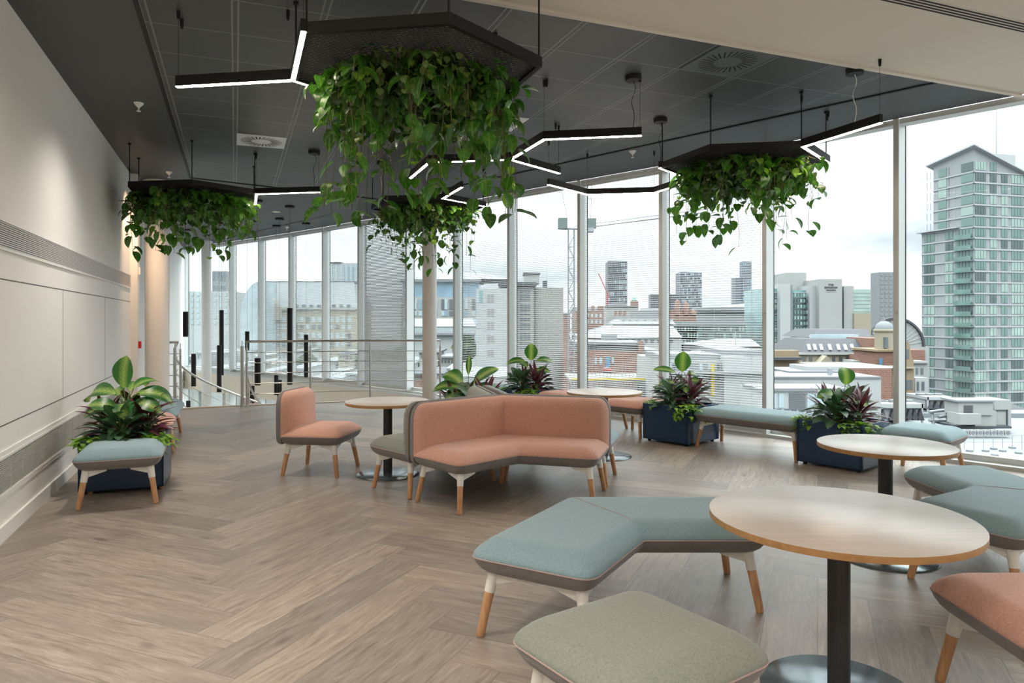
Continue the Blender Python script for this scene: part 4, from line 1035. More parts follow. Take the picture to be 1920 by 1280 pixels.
# --- the hotel with the sign
H = Bld('hotel_building', 'white stone hotel with teal glazing and dark lettering on its tall blank block', 1436, 150)
H.vol('glass_wing', 1430, 1464, 541, None, K['teal'], 1, 12); H.vol('stone_slab', 1463, 1482, 532, None, K['white'], -1, 10); H.vol('stone_slab', 1482, 1486, 534, None, K['grey'], -.5, 10)
H.vol('roof_block', 1474, 1512, 511, 545, K['pale'], 6, 8); H.vol('glass_wing', 1486, 1520, 544, None, K['teal'], 2, 12); H.vol('stone_wall', 1518, 1537, 535, None, K['white'], 0, 12)
H.vol('sign_block', 1536, 1579, 523, None, K['pale'], -1.6, 10); H.vol('window_slot', 1579, 1584, 538, None, K['win'], .5, 9); H.vol('stone_wall', 1582.5, 1601, 536, None, K['pale'], 0, 9)
H.vol('glass_wing', 1601, 1632, 542, 588, K['gl3'], 0, 12); H.vol('stone_wall', 1601, 1633, 587, None, K['cream'], -.3, 12)
hb = MB()
for i, y in enumerate([548, 557, 567, 578, 588, 599, 610, 621, 632, 643, 654]):
    for a, b, of in ((1433, 1463, 1), (1487, 1517, 2)): hb.box(H.t(a, off=of), H.t(b, off=of), of-.25, of, H.z(y+1.3, off=of), H.z(y, off=of))
for y in (548, 555, 562, 569, 576, 583): hb.box(H.t(1601), H.t(1632), -.12, 0, H.z(y+.8), H.z(y))
hb.build('floor_bands', K['slab'], H.o)
H.wins([(1440+k*6, 1444+k*6) for k in range(4)]+[(1489+k*5.6, 1492.5+k*5.6) for k in range(5)], [(550+k*10.6, 556+k*10.6) for k in range(9)], [K['gl2'], K['gl3'], K['gl']], 1, .12); H.done()
def text(body, size, x, z, par, yy):
    c = bpy.data.curves.new('lettering', 'FONT'); c.body = body; c.size = size; c.align_x = 'CENTER'; c.extrude = .04; c.materials.append(K['dk'])
    tmp = bpy.data.objects.new('lettering_curve', c); C.objects.link(tmp); bpy.context.view_layer.update(); me = bpy.data.meshes.new_from_object(tmp.evaluated_get(bpy.context.evaluated_depsgraph_get())); bpy.data.objects.remove(tmp)
    o = bpy.data.objects.new('lettering', me); C.objects.link(o); o.parent = par; o.location = (x, yy, z); o.rotation_euler = (pi/2, 0, 0); return o
xc = H.t(1558, off=-1.6); yy = -1.66
text('THE', .62, xc, H.z(535.6, off=-1.6), H.o, yy); t1 = text('EDWARDIAN', .56, xc, H.z(540.5, off=-1.6), H.o, yy); t1.scale = (.82, 1, 1); t2 = text('MANCHESTER', .32, xc, H.z(544.6, off=-1.6), H.o, yy)
H.box('sign_underline', xc-1.1, xc+1.1, -1.64, -1.6, H.z(547.4, off=-1.6), H.z(547.0, off=-1.6), K['grey'])
# --- mansard building
Bm = Bld('mansard_building', 'cream stone building with a slate mansard roof and seven roof lights', 1498, 100)
Bm.vol('stone_wall', 1498, 1612, 664, None, K['cream'], 0, 14)
def wedge(b, name, pa, pb, y0, y1, off0, off1, mat, pa1=None, pb1=None, dep=8):
    x0, x1 = b.t(pa, off=off0), b.t(pb, off=off0); X0, X1 = b.t(pa1 or pa, off=off1), b.t(pb1 or pb, off=off1); z0, z1 = b.z(y0, off=off0), b.z(y1, off=off1)
    m = MB(); m.add([(x0,off0,z0),(x1,off0,z0),(x1,off1+dep+(off1-off0),z0),(x0,off1+dep+(off1-off0),z0),(X0,off1,z1),(X1,off1,z1),(X1,off1+dep,z1),(X0,off1+dep,z1)], [(0,3,2,1),(4,5,6,7),(0,1,5,4),(1,2,6,5),(2,3,7,6),(3,0,4,7)])
    return m.build(name, mat, b.o)
wedge(Bm, 'mansard_roof', 1504, 1634, 664, 635, 0, 3.2, K['slate'], 1511, 1631); Bm.vol('skylight_strip', 1528, 1610, 626.5, 634, K['winp'], 6, 2); wedge(Bm, 'upper_roof', 1525, 1632, 633, 617, 7.5, 10, K['slate'], 1530, 1627)
for c_ in (1514, 1525, 1537, 1553, 1569, 1582, 1595):
    of = 1.45; x0, x1 = Bm.t(c_-2.6, off=of), Bm.t(c_+2.6, off=of); m = MB()
    m.add([(x0,.9,Bm.z(657,off=.9)),(x1,.9,Bm.z(657,off=.9)),(x1+.25,2.0,Bm.z(646,off=2.0)),(x0+.25,2.0,Bm.z(646,off=2.0)),(x0,.6,Bm.z(657,off=.6)+.1),(x1,.6,Bm.z(657,off=.6)+.1),(x1+.25,1.7,Bm.z(646,off=1.7)+.1),(x0+.25,1.7,Bm.z(646,off=1.7)+.1)], [(0,3,2,1),(4,5,6,7),(0,1,5,4),(1,2,6,5),(2,3,7,6),(3,0,4,7)]); m.build('roof_light', K['white'], Bm.o)
Bm.wins([(1505, 1511), (1517, 1523), (1560, 1566), (1573, 1579), (1586, 1593)], [(668, 677), (686, 694)], K['win'])
m = MB(); xa, xb = Bm.t(1524), Bm.t(1553); xm = (xa+xb)/2; m.add([(xa,-2,Bm.z(680)),(xb,-2,Bm.z(680)),(xm,-2,Bm.z(665)),(xa,2,Bm.z(680)),(xb,2,Bm.z(680)),(xm,2,Bm.z(665))], [(0,1,2),(5,4,3),(1,4,5,2),(0,2,5,3),(0,3,4,1)]); m.build('gable', K['cream'], Bm.o)
Bm.vol('cornice', 1498, 1614, 662, 665, K['pale'], -.4, 3); Bm.done()
Bb = Bld('brick_building', 'red brick wing at the right end of the slate mansard roof', 1610, 97); Bb.vol('brick_wall', 1632, 1668, 634, None, K['brick'], 2, 10); Bb.vol('brick_wall', 1609, 1652, 665, None, K['brick'], 0, 8); Bb.vol('parapet', 1600, 1655, 676, 682, K['pale'], -2, 3)
Sd = Bld('sandstone_building', 'ornate brown sandstone building with a deep cornice at the left of the bare pane', 1428, 92)
Sd.vol('stone_wall', 1428, 1500, 672, None, K['sand'], 0, 12); Sd.vol('balustrade', 1428, 1498, 657, 670, K['sand'], .3, 2); Sd.vol('cornice', 1426, 1504, 670, 675, K['slate'], -1.2, 4); Sd.vol('frieze', 1428, 1500, 690, 694, K['cream'], -.4, 1)
Sd.wins([(1434+k*11, 1440+k*11) for k in range(6)], [(697, 706)], K['win']); Sd.done()
W1 = Bld('flat_roof_building', 'white flat-roofed building with a small box plant room on top', 1450, 58); W1.vol('walls', 1450, 1652, 709, None, K['white'], 0, back=697); W1.vol('roof', 1449, 1653, 706, 709.5, K['roofw'], -.1, back=696); W1.vol('plant_room', 1513, 1580, 687, 703, K['white'], 5, 4); W1.vol('parapet_step', 1480, 1600, 696, 702, K['roofw'], 4, 6); W1.vol('vent', 1555, 1561, 690, 702, K['steel'], 1.5, .4)
W2 = Bld('louvred_building', 'low white building with louvred panels behind the long pale bench', 1425, 47); W2.vol('walls', 1425, 1592, 733, None, K['white'], 0, back=722); W2.vol('roof', 1424, 1593, 728, 733.5, K['roofw'], -.15, back=719)
lv = MB()
for k in range(14): lv.box(W2.t(1479), W2.t(1511), -.08, 0, W2.z(737+2.2*k+1), W2.z(737+2.2*k))
lv.build('louvres', K['grey'], W2.o); W2.wins([(1440, 1446), (1450, 1456), (1460, 1470), (1513, 1527), (1529, 1543)], [(737, 764)], [K['winp'], K['sky']]); W2.wins([(1442+14*k, 1451+14*k) for k in range(8)], [(766, 773)], K['win']); W2.done()
W3 = Bld('brick_building', 'red brick building with a white coping behind the white flat roof', 1575, 76); W3.vol('brick_wall', 1578, 1672, 690, None, K['brick'], 0, 5); wedge(W3, 'roof', 1574, 1674, 690, 687, 0, 1.5, K['roofw'])
# --- turret, gables, stone house, train shed
Tu = Bld('domed_turret', 'stone turret with a grey dome on red brick, left of the tall tower', 1665, 92); x = Tu.t(1667); zb_ = Tu.z(657)
MB().lathe([(1.15, zb_), (1.15, Tu.z(622)), (1.35, Tu.z(621)), (1.35, Tu.z(618)), (1.15, Tu.z(617))], 24, (x, 1.2)).build('drum', K['cream'], Tu.o, True)
MB().lathe([(1.15*cos(R(a)), Tu.z(618)+1.15*sin(R(a))) for a in range(0, 91, 10)], 24, (x, 1.2)).build('dome', K['lead'], Tu.o, True)
MB().lathe([(.06, Tu.z(606)), (.1, Tu.z(600)), (.02, Tu.z(594))], 8, (x, 1.2)).build('finial', K['lead'], Tu.o)
Tu.vol('brick_base', 1643, 1692, 657, None, K['brick'], -1, 6); Tu.vol('cornice', 1641, 1694, 655, 659, K['sand'], -1.3, 6.5); Tu.wins([(1658, 1663)], [(632, 652)], K['win'], 0, .3); Tu.wins([(1648, 1654)], [(671, 688)], K['blued'], -1, .1)
Ba = Bld('baroque_building', 'brown stone building with curved gable and finials beside the tower', 1690, 88); Ba.vol('stone_wall', 1688, 1714, 690, None, K['sand'], 0, 9); Ba.vol('cornice', 1686, 1717, 688, 691, K['cream'], -.5, 4)
m = MB(); g = [(0, 690), (0, 672), (.18, 664), (.3, 648), (.45, 640), (.6, 640), (.72, 650), (.85, 668), (1, 675), (1, 690)]; xa, xb = Ba.t(1689), Ba.t(1713)
pl = [(xa+(xb-xa)*f, Ba.z(y)) for f, y in g]; m.add([(p[0], 0, p[1]) for p in pl]+[(p[0], 1.2, p[1]) for p in pl], [tuple(range(len(pl))), tuple(range(2*len(pl)-1, len(pl)-1, -1))]+[(i, i+len(pl), (i+1) % len(pl)+len(pl), (i+1) % len(pl)) for i in range(len(pl))]); m.build('gable', K['sand'], Ba.o)
Ba.wins([(1697, 1704)], [(655, 672), (712, 730)], K['win']); Ba.wins([(1706, 1711)], [(712, 730)], K['win']); Ba.done()
Sh = Bld('stone_house', 'pale stone house with sash windows beside the foot of the tower', 1712, 100); Sh.vol('stone_wall', 1712, 1740, 680, None, K['pale'], 0, 8); Sh.vol('stone_wall', 1716, 1740, 708, None, K['white'], -2, 6); Sh.vol('brick_gable', 1703, 1734, 656, 680, K['brick'], 12, 5); Sh.vol('cornice', 1710, 1742, 677, 681, K['pale'], -.4, 3)
Sh.wins([(1717, 1721), (1726, 1731)], [(690, 702)], K['win']); Sh.wins([(1719, 1723), (1728, 1733)], [(715, 732)], K['win'], -2); Sh.done()
Ts = Bld('arched_train_shed', 'great arched train shed with glazed fan end behind the turret', 1640, 170); cxs = Ts.t(1678); rr = 6.9; z0 = Ts.z(650)
arch = lambda r, y: [(cxs+r*cos(pi*k/28), y, z0+r*sin(pi*k/28)) for k in range(29)]
m = MB(); a0 = arch(rr, 0); a1 = [(p[0]+14, 26, p[2]) for p in a0]; m.add(a0+a1, [(i, i+29, i+30, i+1) for i in range(28)]+[tuple(range(29))]); m.build('barrel_roof', K['pale'], Ts.o, True)
m = MB()
for k in range(28): p, q = a0[k], a0[k+1]; m.tube([(p[0], -.2, p[2]), (q[0], -.2, q[2])], .38, 5)
m.build('arch_rim', K['slate'], Ts.o)
m = MB()
for k in range(1, 18): t_ = pi*k/18; m.tube([(cxs+2.2*cos(t_), -.1, z0+2.2*sin(t_)), (cxs+(rr-.3)*cos(t_), -.1, z0+(rr-.3)*sin(t_))], .09, 4)
m.build('fan_tracery', K['white'], Ts.o); MB().lathe([(rr-.4, -.12), (rr-.4, -.06)], 48).build('fan_glass', K['winp'], Ts.o); g = [c for c in Ts.o.children if c.name.startswith('fan_glass')][0]; g.rotation_euler = (pi/2, 0, 0); g.location = (cxs, 0, z0)
Ts.vol('base_wall', 1630, 1742, 650, None, K['pale'], -.5, 20); Ts.box('base_wall', cxs-rr, cxs+rr, -1, 0, GZ, z0-1, K['conc'])
def tower(name, label, px0, px1, y, D, mat, nx, ny, wm, side=None, yb=None, pad=.18, cat='building'):
    b = Bld(name, label, px0, D); b.vol('tower_body', px0, px1, y, yb, mat, 0, (px1-px0)/F*D)
    w_ = (px1-px0)/nx; h = (600-y+10)/ny if y < 600 else 8
    b.wins([(px0+w_*(i+pad), px0+w_*(i+1-pad)) for i in range(nx)], [(y+2+h*j, y+2+h*(j+.62)) for j in range(ny)], wm, 0, .15); return b
tower('office_tower', 'plain grey tower just left of the rightmost mullion', 1649, 1682, 510, 320, K['grey'], 4, 12, K['lead']).done()
b = tower('residential_tower', 'tall dark tower standing alone above the white roofs', 1140, 1176, 491, 480, K['dk'], 9, 11, [K['bluegrey'], K['lead'], K['winp']]); b.vol('crown', 1141, 1175, 489, 492, K['lead'], 1, 10); b.done()
tower('office_tower', 'square dark chequered tower above the brick turrets', 1276, 1316, 510, 430, K['bluegrey'], 11, 14, [K['lead'], K['dk'], K['winp']], pad=.2).done()
b = tower('residential_tower', 'slim blue-grey stepped tower near the right edge of the blind', 1392, 1409, 490, 640, K['bluegrey'], 4, 11, [K['lead'], K['sky']]); b.vol('lower_block', 1379, 1394, 520, None, K['bluegrey'], 1, 12); b.vol('lower_block', 1408, 1413, 552, None, K['bluegrey'], 1, 12); b.done()
tower('office_block', 'low dark glass block left of the chequered tower', 1250, 1278, 551, 380, K['dk'], 8, 4, K['bluegrey']).done()
tower('office_block', 'small dark block behind the mullion left of the chequered tower', 1220, 1242, 551, 380, K['bluegrey'], 5, 4, K['dk']).done()
# --- roofs left of the middle planter
L1 = Bld('theatre_building', 'large white building with sweeping hipped roofs below the dark tower', 1097, 118)
wedge(L1, 'lower_roof', 1092, 1280, 633, 611, 0, 8, K['roofw'], 1150, 1262, 16); wedge(L1, 'upper_roof', 1150, 1268, 608, 597, 12, 15, K['roofw'], 1165, 1255, 8); L1.vol('upper_walls', 1163, 1262, 597, 612, K['white'], 14, 10); L1.vol('roof_tier', 1195, 1255, 582, 598, K['roofw'], 18, 8); L1.vol('walls', 1094, 1278, 633, None, K['white'], .4, 20); L1.vol('roof_box', 1210, 1250, 577, 584, K['white'], 22, 5)
L1.wins([(1167, 1171), (1179, 1183), (1191, 1196), (1207, 1212), (1225, 1230)], [(600, 606)], K['win'], 14, .1); L1.wins([(1100+12*k, 1106+12*k) for k in range(14)], [(636, 642)], K['win'], .4); L1.done()
V1_ = Bld('brick_terrace', 'dark Victorian brick terrace with chimneys at the left of the white roofs', 1085, 140); V1_.vol('brick_wall', 1080, 1132, 583, None, K['brick'], 0, 10); wedge(V1_, 'roof', 1080, 1134, 584, 575, 0, 4, K['slate'])
for c_ in (1094, 1112, 1124, 1129): V1_.vol('chimney', c_-2.5, c_+2.5, 573, 586, K['brick'], 1, 1)
V1_.wins([(1084+8*k, 1088+8*k) for k in range(6)], [(588, 594), (600, 607)], K['winp']); V1_.done()
V2_ = Bld('white_block', 'plain white roof block in front of the tall dark tower', 1137, 175); V2_.vol('walls', 1137, 1196, 574, None, K['pale'], 0, 14); V2_.vol('roof', 1136, 1197, 572.5, 575, K['roofw'], -.3, 14); V2_.vol('parapet', 1150, 1172, 568, 574, K['grey'], 2, 6)
for c_ in (1155, 1163, 1172): V2_.vol('chimney', c_-2, c_+2, 582, 592, K['brick'], -3, 1)
Dm = Bld('domed_tower', 'small brick tower with a pale green dome right of the dark tower', 1184, 190); Dm.vol('brick_shaft', 1184, 1197, 564, None, K['brick'], 0, 1.9); MB().lathe([(.75*cos(R(a)), Dm.z(564)+1.1*sin(R(a))) for a in range(0, 91, 15)], 16, (.95, .95)).build('dome', K['verdi'], Dm.o, True)
V3_ = Bld('brick_turrets', 'brick building with rounded turrets in front of the chequered tower', 1258, 150); V3_.vol('brick_wall', 1255, 1306, 580, None, K['brick'], 0, 9)
for c_, y in ((1270, 562), (1286, 566), (1299, 580)):
    xx = V3_.t(c_); MB().lathe([(.62, V3_.z(590)), (.62, V3_.z(y+5)), (.45, V3_.z(y+2)), (.05, V3_.z(y-1))], 14, (xx, 0)).build('turret', K['brick'], V3_.o, True)
Gr = Bld('glass_office_building', 'long low green-glazed office building behind the blind, above the planter', 1262, 150); Gr.vol('walls', 1262, 1398, 610, None, K['green'], 0, 14); Gr.vol('roof', 1258, 1402, 603, 610, K['lead'], -.4, back=601.5)
Gr.wins([(1266+5.7*k, 1269.6+5.7*k) for k in range(23)], [(613, 621), (625, 633), (637, 645)], [K['gl'], K['gl2'], K['gl3']]); Gr.done()
Gk = Bld('dark_roofed_building', 'broad dark layered roof behind the green-glazed office', 1312, 185); Gk.vol('walls', 1312, 1440, 586, None, K['grey'], 0, 14); Gk.vol('roof', 1308, 1440, 582, 586, K['dk'], -.5, 14); Gk.vol('upper_storey', 1325, 1440, 576, 582, K['lead'], 2, 12); wedge(Gk, 'upper_roof', 1372, 1440, 577, 569, 4, 10, K['grey'], 1392, 1440)
Gh = Bld('hipped_roof_building', 'grey hipped roof building below the green-glazed office', 1325, 112); wedge(Gh, 'roof', 1325, 1428, 650, 636, 0, 7, K['lead'], 1352, 1410, 3); Gh.vol('walls', 1327, 1426, 650, None, K['pale'], .3, 16); Gh.vol('flagpole', 1378.5, 1379.8, 622, 650, K['white'], -1, .1)
N1 = Bld('brick_workshop', 'red brick building with a curved grey roof and arched windows', 1090, 80); N1.vol('brick_wall', 1085, 1204, 658, None, K['brick'], 0, 12); N1.vol('clerestory', 1080, 1208, 645, 658, K['lead'], .8, 9); N1.vol('roof', 1078, 1210, 641, 646, K['grey'], .2, back=637); N1.vol('plant_box', 1131, 1157, 627, 641, K['grey'], 6, 2); N1.vol('chimney', 1198, 1206, 640, 662, K['brick'], -.3, 1); N1.vol('concrete_wing', 1204, 1236, 655, None, K['conc'], 1, 8)
N1.wins([(1096, 1100), (1115, 1119), (1124, 1129), (1147, 1151)], [(670, 682)], K['winp']); N1.wins([(1136, 1144)], [(668, 689)], K['blued']); N1.wins([(1208, 1213), (1218, 1223)], [(662, 672), (680, 692), (700, 712)], K['win'], 1); N1.wins([(1090+8*k, 1095+8*k) for k in range(4)], [(647, 654)], K['win'], .8); N1.done()
Sc = Bld('building_site_deck', 'open construction deck with scaffold lattice behind the far table', 1078, 60); Sc.vol('deck', 1070, 1236, 712, 716, K['conc'], 0, back=700); Sc.vol('edge_board', 1070, 1236, 709, 712.5, K['yellow'], -.05, .1)
m = MB()
for k in range(30): x = Sc.t(1070+k*5.6); m.box(x, x+.05, -.1, -.05, GZ*.5, Sc.z(716)); m.box(x, x+.04, 2.5, 2.55, GZ*.5, Sc.z(716))
for k in range(12): zz = Sc.z(719+k*5.2); m.box(Sc.t(1070), Sc.t(1236), -.1, -.05, zz, zz+.05)
m.build('scaffold', K['steel'], Sc.o)
m = MB()
for k in range(22): x = Sc.t(1074+k*7.3); m.box(x, x+.04, 3.0, 3.04, Sc.z(716), Sc.z(686+6*((k*7) % 3)))
m.build('reinforcing_bars', K['lead'], Sc.o)
ca = Bld('site_hoist', 'small red and white machine on the construction deck', 1130, 63); ca.vol('body', 1131, 1146, 691, 697, K['redp'], 0, .5); ca.vol('cab', 1134, 1141, 688, 691.5, K['white'], .1, .4); ca.vol('track', 1131, 1147, 696.5, 700, K['dk'], 0, .5)
Pp = Bld('flat_roof_building', 'grey and white flat-roofed block with a yellow panel behind the long bench', 1242, 54); Pp.vol('walls', 1238, 1362, 676, None, K['pale'], 0, 10); Pp.vol('roof', 1236, 1364, 664, 677, K['lead'], .5, back=658); Pp.vol('plain_wing', 1358, 1432, 668, None, K['white'], -.6, 10); Pp.vol('wing_roof', 1356, 1434, 656, 668.5, K['grey'], .4, back=650); Pp.vol('yellow_panel', 1334, 1339.5, 683, 742, K['yellow'], -.2, .3)
Pp.wins([(1244+8.4*k, 1250+8.4*k) for k in range(11)]+[(1344, 1349), (1352, 1357)], [(681, 693), (700, 712), (719, 731)], [K['winp'], K['win'], K['lead']]); Pp.box('ledge', Pp.t(1238), Pp.t(1432), -1.0, 0, Pp.z(700, off=-.6), Pp.z(697), K['roofw']); Pp.done()
# --- white core building
Q = Bld('concrete_core_building', 'pale building under works with paired windows and a ribbed round concrete core', 892, 90); Q.vol('walls', 893, 968, 541, None, K['white'], 0, 12); Q.vol('stair_bay', 966, 1001, 537, None, K['conc'], 1, 8); Q.vol('parapet', 934, 1006, 529, 536, K['dk'], .5, 8); Q.vol('plant_room', 983, 1011, 514, 531, K['pale'], 3, 4); Q.vol('plant_roof', 981, 1013, 511, 514, K['slate'], 2.8, 4.4); Q.vol('tank', 1018, 1026, 526, 538, K['dk'], 3, 1)
m = MB(); x0, x1 = Q.t(998), Q.t(1058); cxq, rq = (x0+x1)/2, (x1-x0)/2; nn = 72
m.add([(cxq+(rq+(.06 if k % 2 else 0))*cos(2*pi*k/nn), rq*.7+1+(rq*.7+(.06 if k % 2 else 0))*sin(2*pi*k/nn), z) for z in (GZ, Q.z(538)) for k in range(nn)], [(k, (k+1) % nn, nn+(k+1) % nn, nn+k) for k in range(nn)]+[tuple(range(nn, 2*nn))]); m.build('ribbed_core', K['conc'], Q.o)
Q.wins([(914, 919), (921, 926)], [(551, 567), (578, 593), (603, 617), (629, 642), (655, 668)], K['conc']); Q.wins([(893.5, 897)], [(552, 567), (578, 592), (603, 616), (627, 640), (651, 664)], K['winp']); Q.wins([(899, 905)], [(544, 567)], K['teal'])
Q.wins([(975, 981), (982, 988), (989, 994)], [(544, 549), (551, 564), (571, 577), (578, 583), (587, 591), (596, 602), (606, 611), (614, 618), (624, 638), (642, 645), (650, 654)], K['win'], 1); Q.done()
Cr = Bld('tower_crane', 'pale lattice tower crane with square counterweights and a long jib', 1066, 70, cat='crane'); m = MB(); x0, x1 = Cr.t(1066), Cr.t(1077); zt_ = Cr.z(428); dz = 1.1; z = GZ; k = 0
for x in (x0, x1):
    for y in (0, x1-x0): m.tube([(x, y, GZ), (x, y, zt_)], .045, 4)
while z < zt_-dz:
    for y in (0, x1-x0): m.tube([(x0 if k % 2 else x1, y, z), (x1 if k % 2 else x0, y, z+dz)], .025, 4); m.tube([(x0, y, z), (x1, y, z)], .025, 4)
    z += dz; k += 1
m.build('mast', K['roofw'], Cr.o)
Cr.vol('counterweight', 1047, 1064, 408, 428, K['green'], -.4, 1); Cr.vol('machine_cab', 1098, 1118, 409, 427, K['green'], -.3, 1); Cr.vol('cab_base', 1096, 1114, 427, 434, K['steel'], -.3, 1); Cr.vol('deck', 1052, 1112, 427, 429, K['steel'], 0, .8)
m = MB(); pa = Vector((Cr.t(1080), .3, Cr.z(428))); pb = Vector((Cr.t(1330), .3, Cr.z(396)))
for of in (Vector((0, 0, 0)), Vector((0, 0, .28)), Vector((0, .4, 0))): m.tube([pa+of, pb+of], .035, 4)
m.build('jib', K['grey'], Cr.o); m = MB()
for a, b, c_, d_ in ((1098, 409, 1100, 340), (1108, 409, 1110, 345), (1100, 340, 1110, 345), (1100, 372, 1109, 372), (1064, 408, 1050, 340)): m.tube([(Cr.t(a), .2, Cr.z(b)), (Cr.t(c_), .2, Cr.z(d_))], .03, 4)
m.build('a_frame', K['steel'], Cr.o)
Cs = Bld('small_crane', 'thin red and white luffing crane beside the tall dark tower', 1137, 300, cat='crane'); m = MB(); m.tube([(Cs.t(1139), 0, GZ), (Cs.t(1139), 0, Cs.z(552))], .35, 5); m.build('mast', K['redp'], Cs.o); MB().tube([(Cs.t(1140), 0, Cs.z(552)), (Cs.t(1122), 0, Cs.z(512))], .22, 5).build('jib', K['redp'], Cs.o)
# --- left half
Rr = Bld('glass_library_building', 'wide pale building with a blue glazed storey and tall paired windows', 765, 180); Rr.vol('walls', 752, 900, 557, None, K['pale'], 0, 16); Rr.vol('glazed_storey', 755, 898, 527, 558, K['sky'], .6, 14); Rr.vol('eaves', 750, 902, 523, 528, K['roofw'], -.5, 16); wedge(Rr, 'roof', 752, 960, 523, 511, 1, 8, K['grey'], 765, 905)
Rr.wins([(766+9.6*k+(4 if k % 3 == 0 else 0), 772+9.6*k+(4 if k % 3 == 0 else 0)) for k in range(13)], [(561, 580), (583, 592)], [K['sky'], K['win'], K['winp']], 0, .2); Rr.done()
Rl = Bld('low_slate_building', 'low grey-roofed building in front of the blue-glazed one', 760, 140); wedge(Rl, 'roof', 755, 892, 612, 597, 0, 8, K['lead'], 760, 886); Rl.vol('walls', 757, 890, 612, None, K['white'], .2, 18); Rl.vol('ledge', 757, 890, 624, 628, K['lead'], -1, 3); Rl.wins([(762+9*k, 767+9*k) for k in range(14)], [(616, 621), (631, 637)], K['winp'], .2); Rl.done()
for k, (a, b, yt_, D, lab) in enumerate([(852, 892, 634, 105, 'round green tree between the low grey roofs and the pale core building'), (738, 770, 655, 95, 'green tree beyond the slim white column'), (560, 592, 668, 90, 'small green tree below the old stone hotel')]):
    tr_ = empty('city_tree', ((((a+b)/2)-960)/F*D, D, 0)); tag(tr_, lab, 'tree', 'trees in the city below'); r_ = (b-a)/2/F*D; zc = EYE+(HOR-yt_)*D/F-r_
    m = MB(); random.seed(k+60)
    for q in range(420):
        v = Vector((random.gauss(0, 1), random.gauss(0, 1), random.gauss(0, 1))).normalized()*r_*rnd(.7, 1.05); n_ = Vector((rnd(-1, 1), rnd(-1, 1), rnd(-1, 1))).normalized(); t_ = n_.orthogonal().normalized()*.42; bt = n_.cross(t_).normalized()*.42; c_ = v+Vector((0, 0, zc)); m.add([c_-t_-bt, c_+t_-bt, c_+t_+bt, c_-t_+bt], [(0, 1, 2, 3)])
    m.build('crown', K['tree'], tr_); MB().tube([(0, 0, GZ), (0, 0, zc)], .3, 8).build('trunk', M['vine'], tr_)
Dk = Bld('dark_roof_building', 'near dark sloping roof seen behind the far dieffenbachia leaves', 845, 46); wedge(Dk, 'roof', 840, 960, 706, 690, 0, 1.6, K['grey'], 846, 958, 1); Dk.vol('walls', 842, 958, 706, None, K['pale'], .2, 5)
Sm = Bld('old_hotel_building', 'large old stone hotel with steep slate roof behind the tube lamps', 487, 150); Sm.vol('stone_wall', 480, 668, 578, None, K['cream'], 0, 16); wedge(Sm, 'mansard_roof', 478, 670, 578, 529, 0, 5, K['lead'], 492, 664, 8); Sm.vol('cornice', 476, 671, 576, 580, K['pale'], -.6, 3); Sm.vol('roof_ridge', 490, 666, 527, 530, K['slate'], 5, 8)
m = MB(); xx = Sm.t(515); m.lathe([(1.0, Sm.z(580)), (1.0, Sm.z(570)), (.5, Sm.z(560)), (.02, Sm.z(545))], 8, (xx, -.5)); m.build('spire', K['cream'], Sm.o); Sm.vol('gable', 505, 526, 575, 600, K['cream'], -1.4, 1)
Sm.wins([(484+11.2*k, 491+11.2*k) for k in range(16)], [(594, 604), (609, 617), (624, 634), (640, 650)], [K['win'], K['winp']], 0, .1); Sm.wins([(553+14*k, 559+14*k) for k in range(8)], [(571, 577)], K['win'], -.2, .4); Sm.done()
Ar = Bld('glazed_arch_hall', 'pale arched glass hall at the left of the old stone hotel', 452, 140); cxa = Ar.t(487); m = MB(); rad = Ar.t(487)-Ar.t(450); a0 = [(cxa-rad*cos(pi/2*k/12), 0, Ar.z(600)+(Ar.z(528)-Ar.z(600))*sin(pi/2*k/12)) for k in range(13)]; a0 = [(a0[0][0], 0, GZ)]+a0+[(cxa, 0, GZ)]; n_ = len(a0)
m.add(a0+[(p[0], 10, p[2]) for p in a0], [tuple(range(n_-1, -1, -1)), tuple(range(n_, 2*n_))]+[(i, (i+1) % n_, (i+1) % n_+n_, i+n_) for i in range(n_)]); m.build('glazed_end', K['winp'], Ar.o)
Hb = tower('office_block', 'white striped block rising behind the old stone hotel roof', 617, 672, 493, 240, K['white'], 6, 1, K['winp'], pad=.3); Hb.wins([(621+8*k, 624+8*k) for k in range(6)], [(500, 528)], K['sky']); Hb.vol('roof_edge', 615, 640, 491, 493.5, K['slate'], -.3, 6)
tower('office_block', 'small grey block high behind the distant white column', 398, 424, 508, 210, K['grey'], 4, 4, K['bluegrey']).done()
tower('office_block', 'pale office block at the far left behind the stairwell windows', 335, 430, 546, 170, K['white'], 9, 6, K['winp'], pad=.3).done()
Ch = Bld('gabled_hall', 'white gabled roof seen between the newel post and the distant column', 436, 80); m = MB(); xa, xb = Ch.t(436), Ch.t(452); m.add([(xa,0,Ch.z(678)),(xb,0,Ch.z(678)),((xa+xb)/2,0,Ch.z(658)),(xa,5,Ch.z(678)),(xb,5,Ch.z(678)),((xa+xb)/2,5,Ch.z(658))], [(0,1,2),(5,4,3),(1,4,5,2),(0,2,5,3),(0,3,4,1)]); m.build('gable_roof', K['roofw'], Ch.o); Ch.vol('walls', 436.5, 451.5, 678, None, K['pale'], .1, 4)
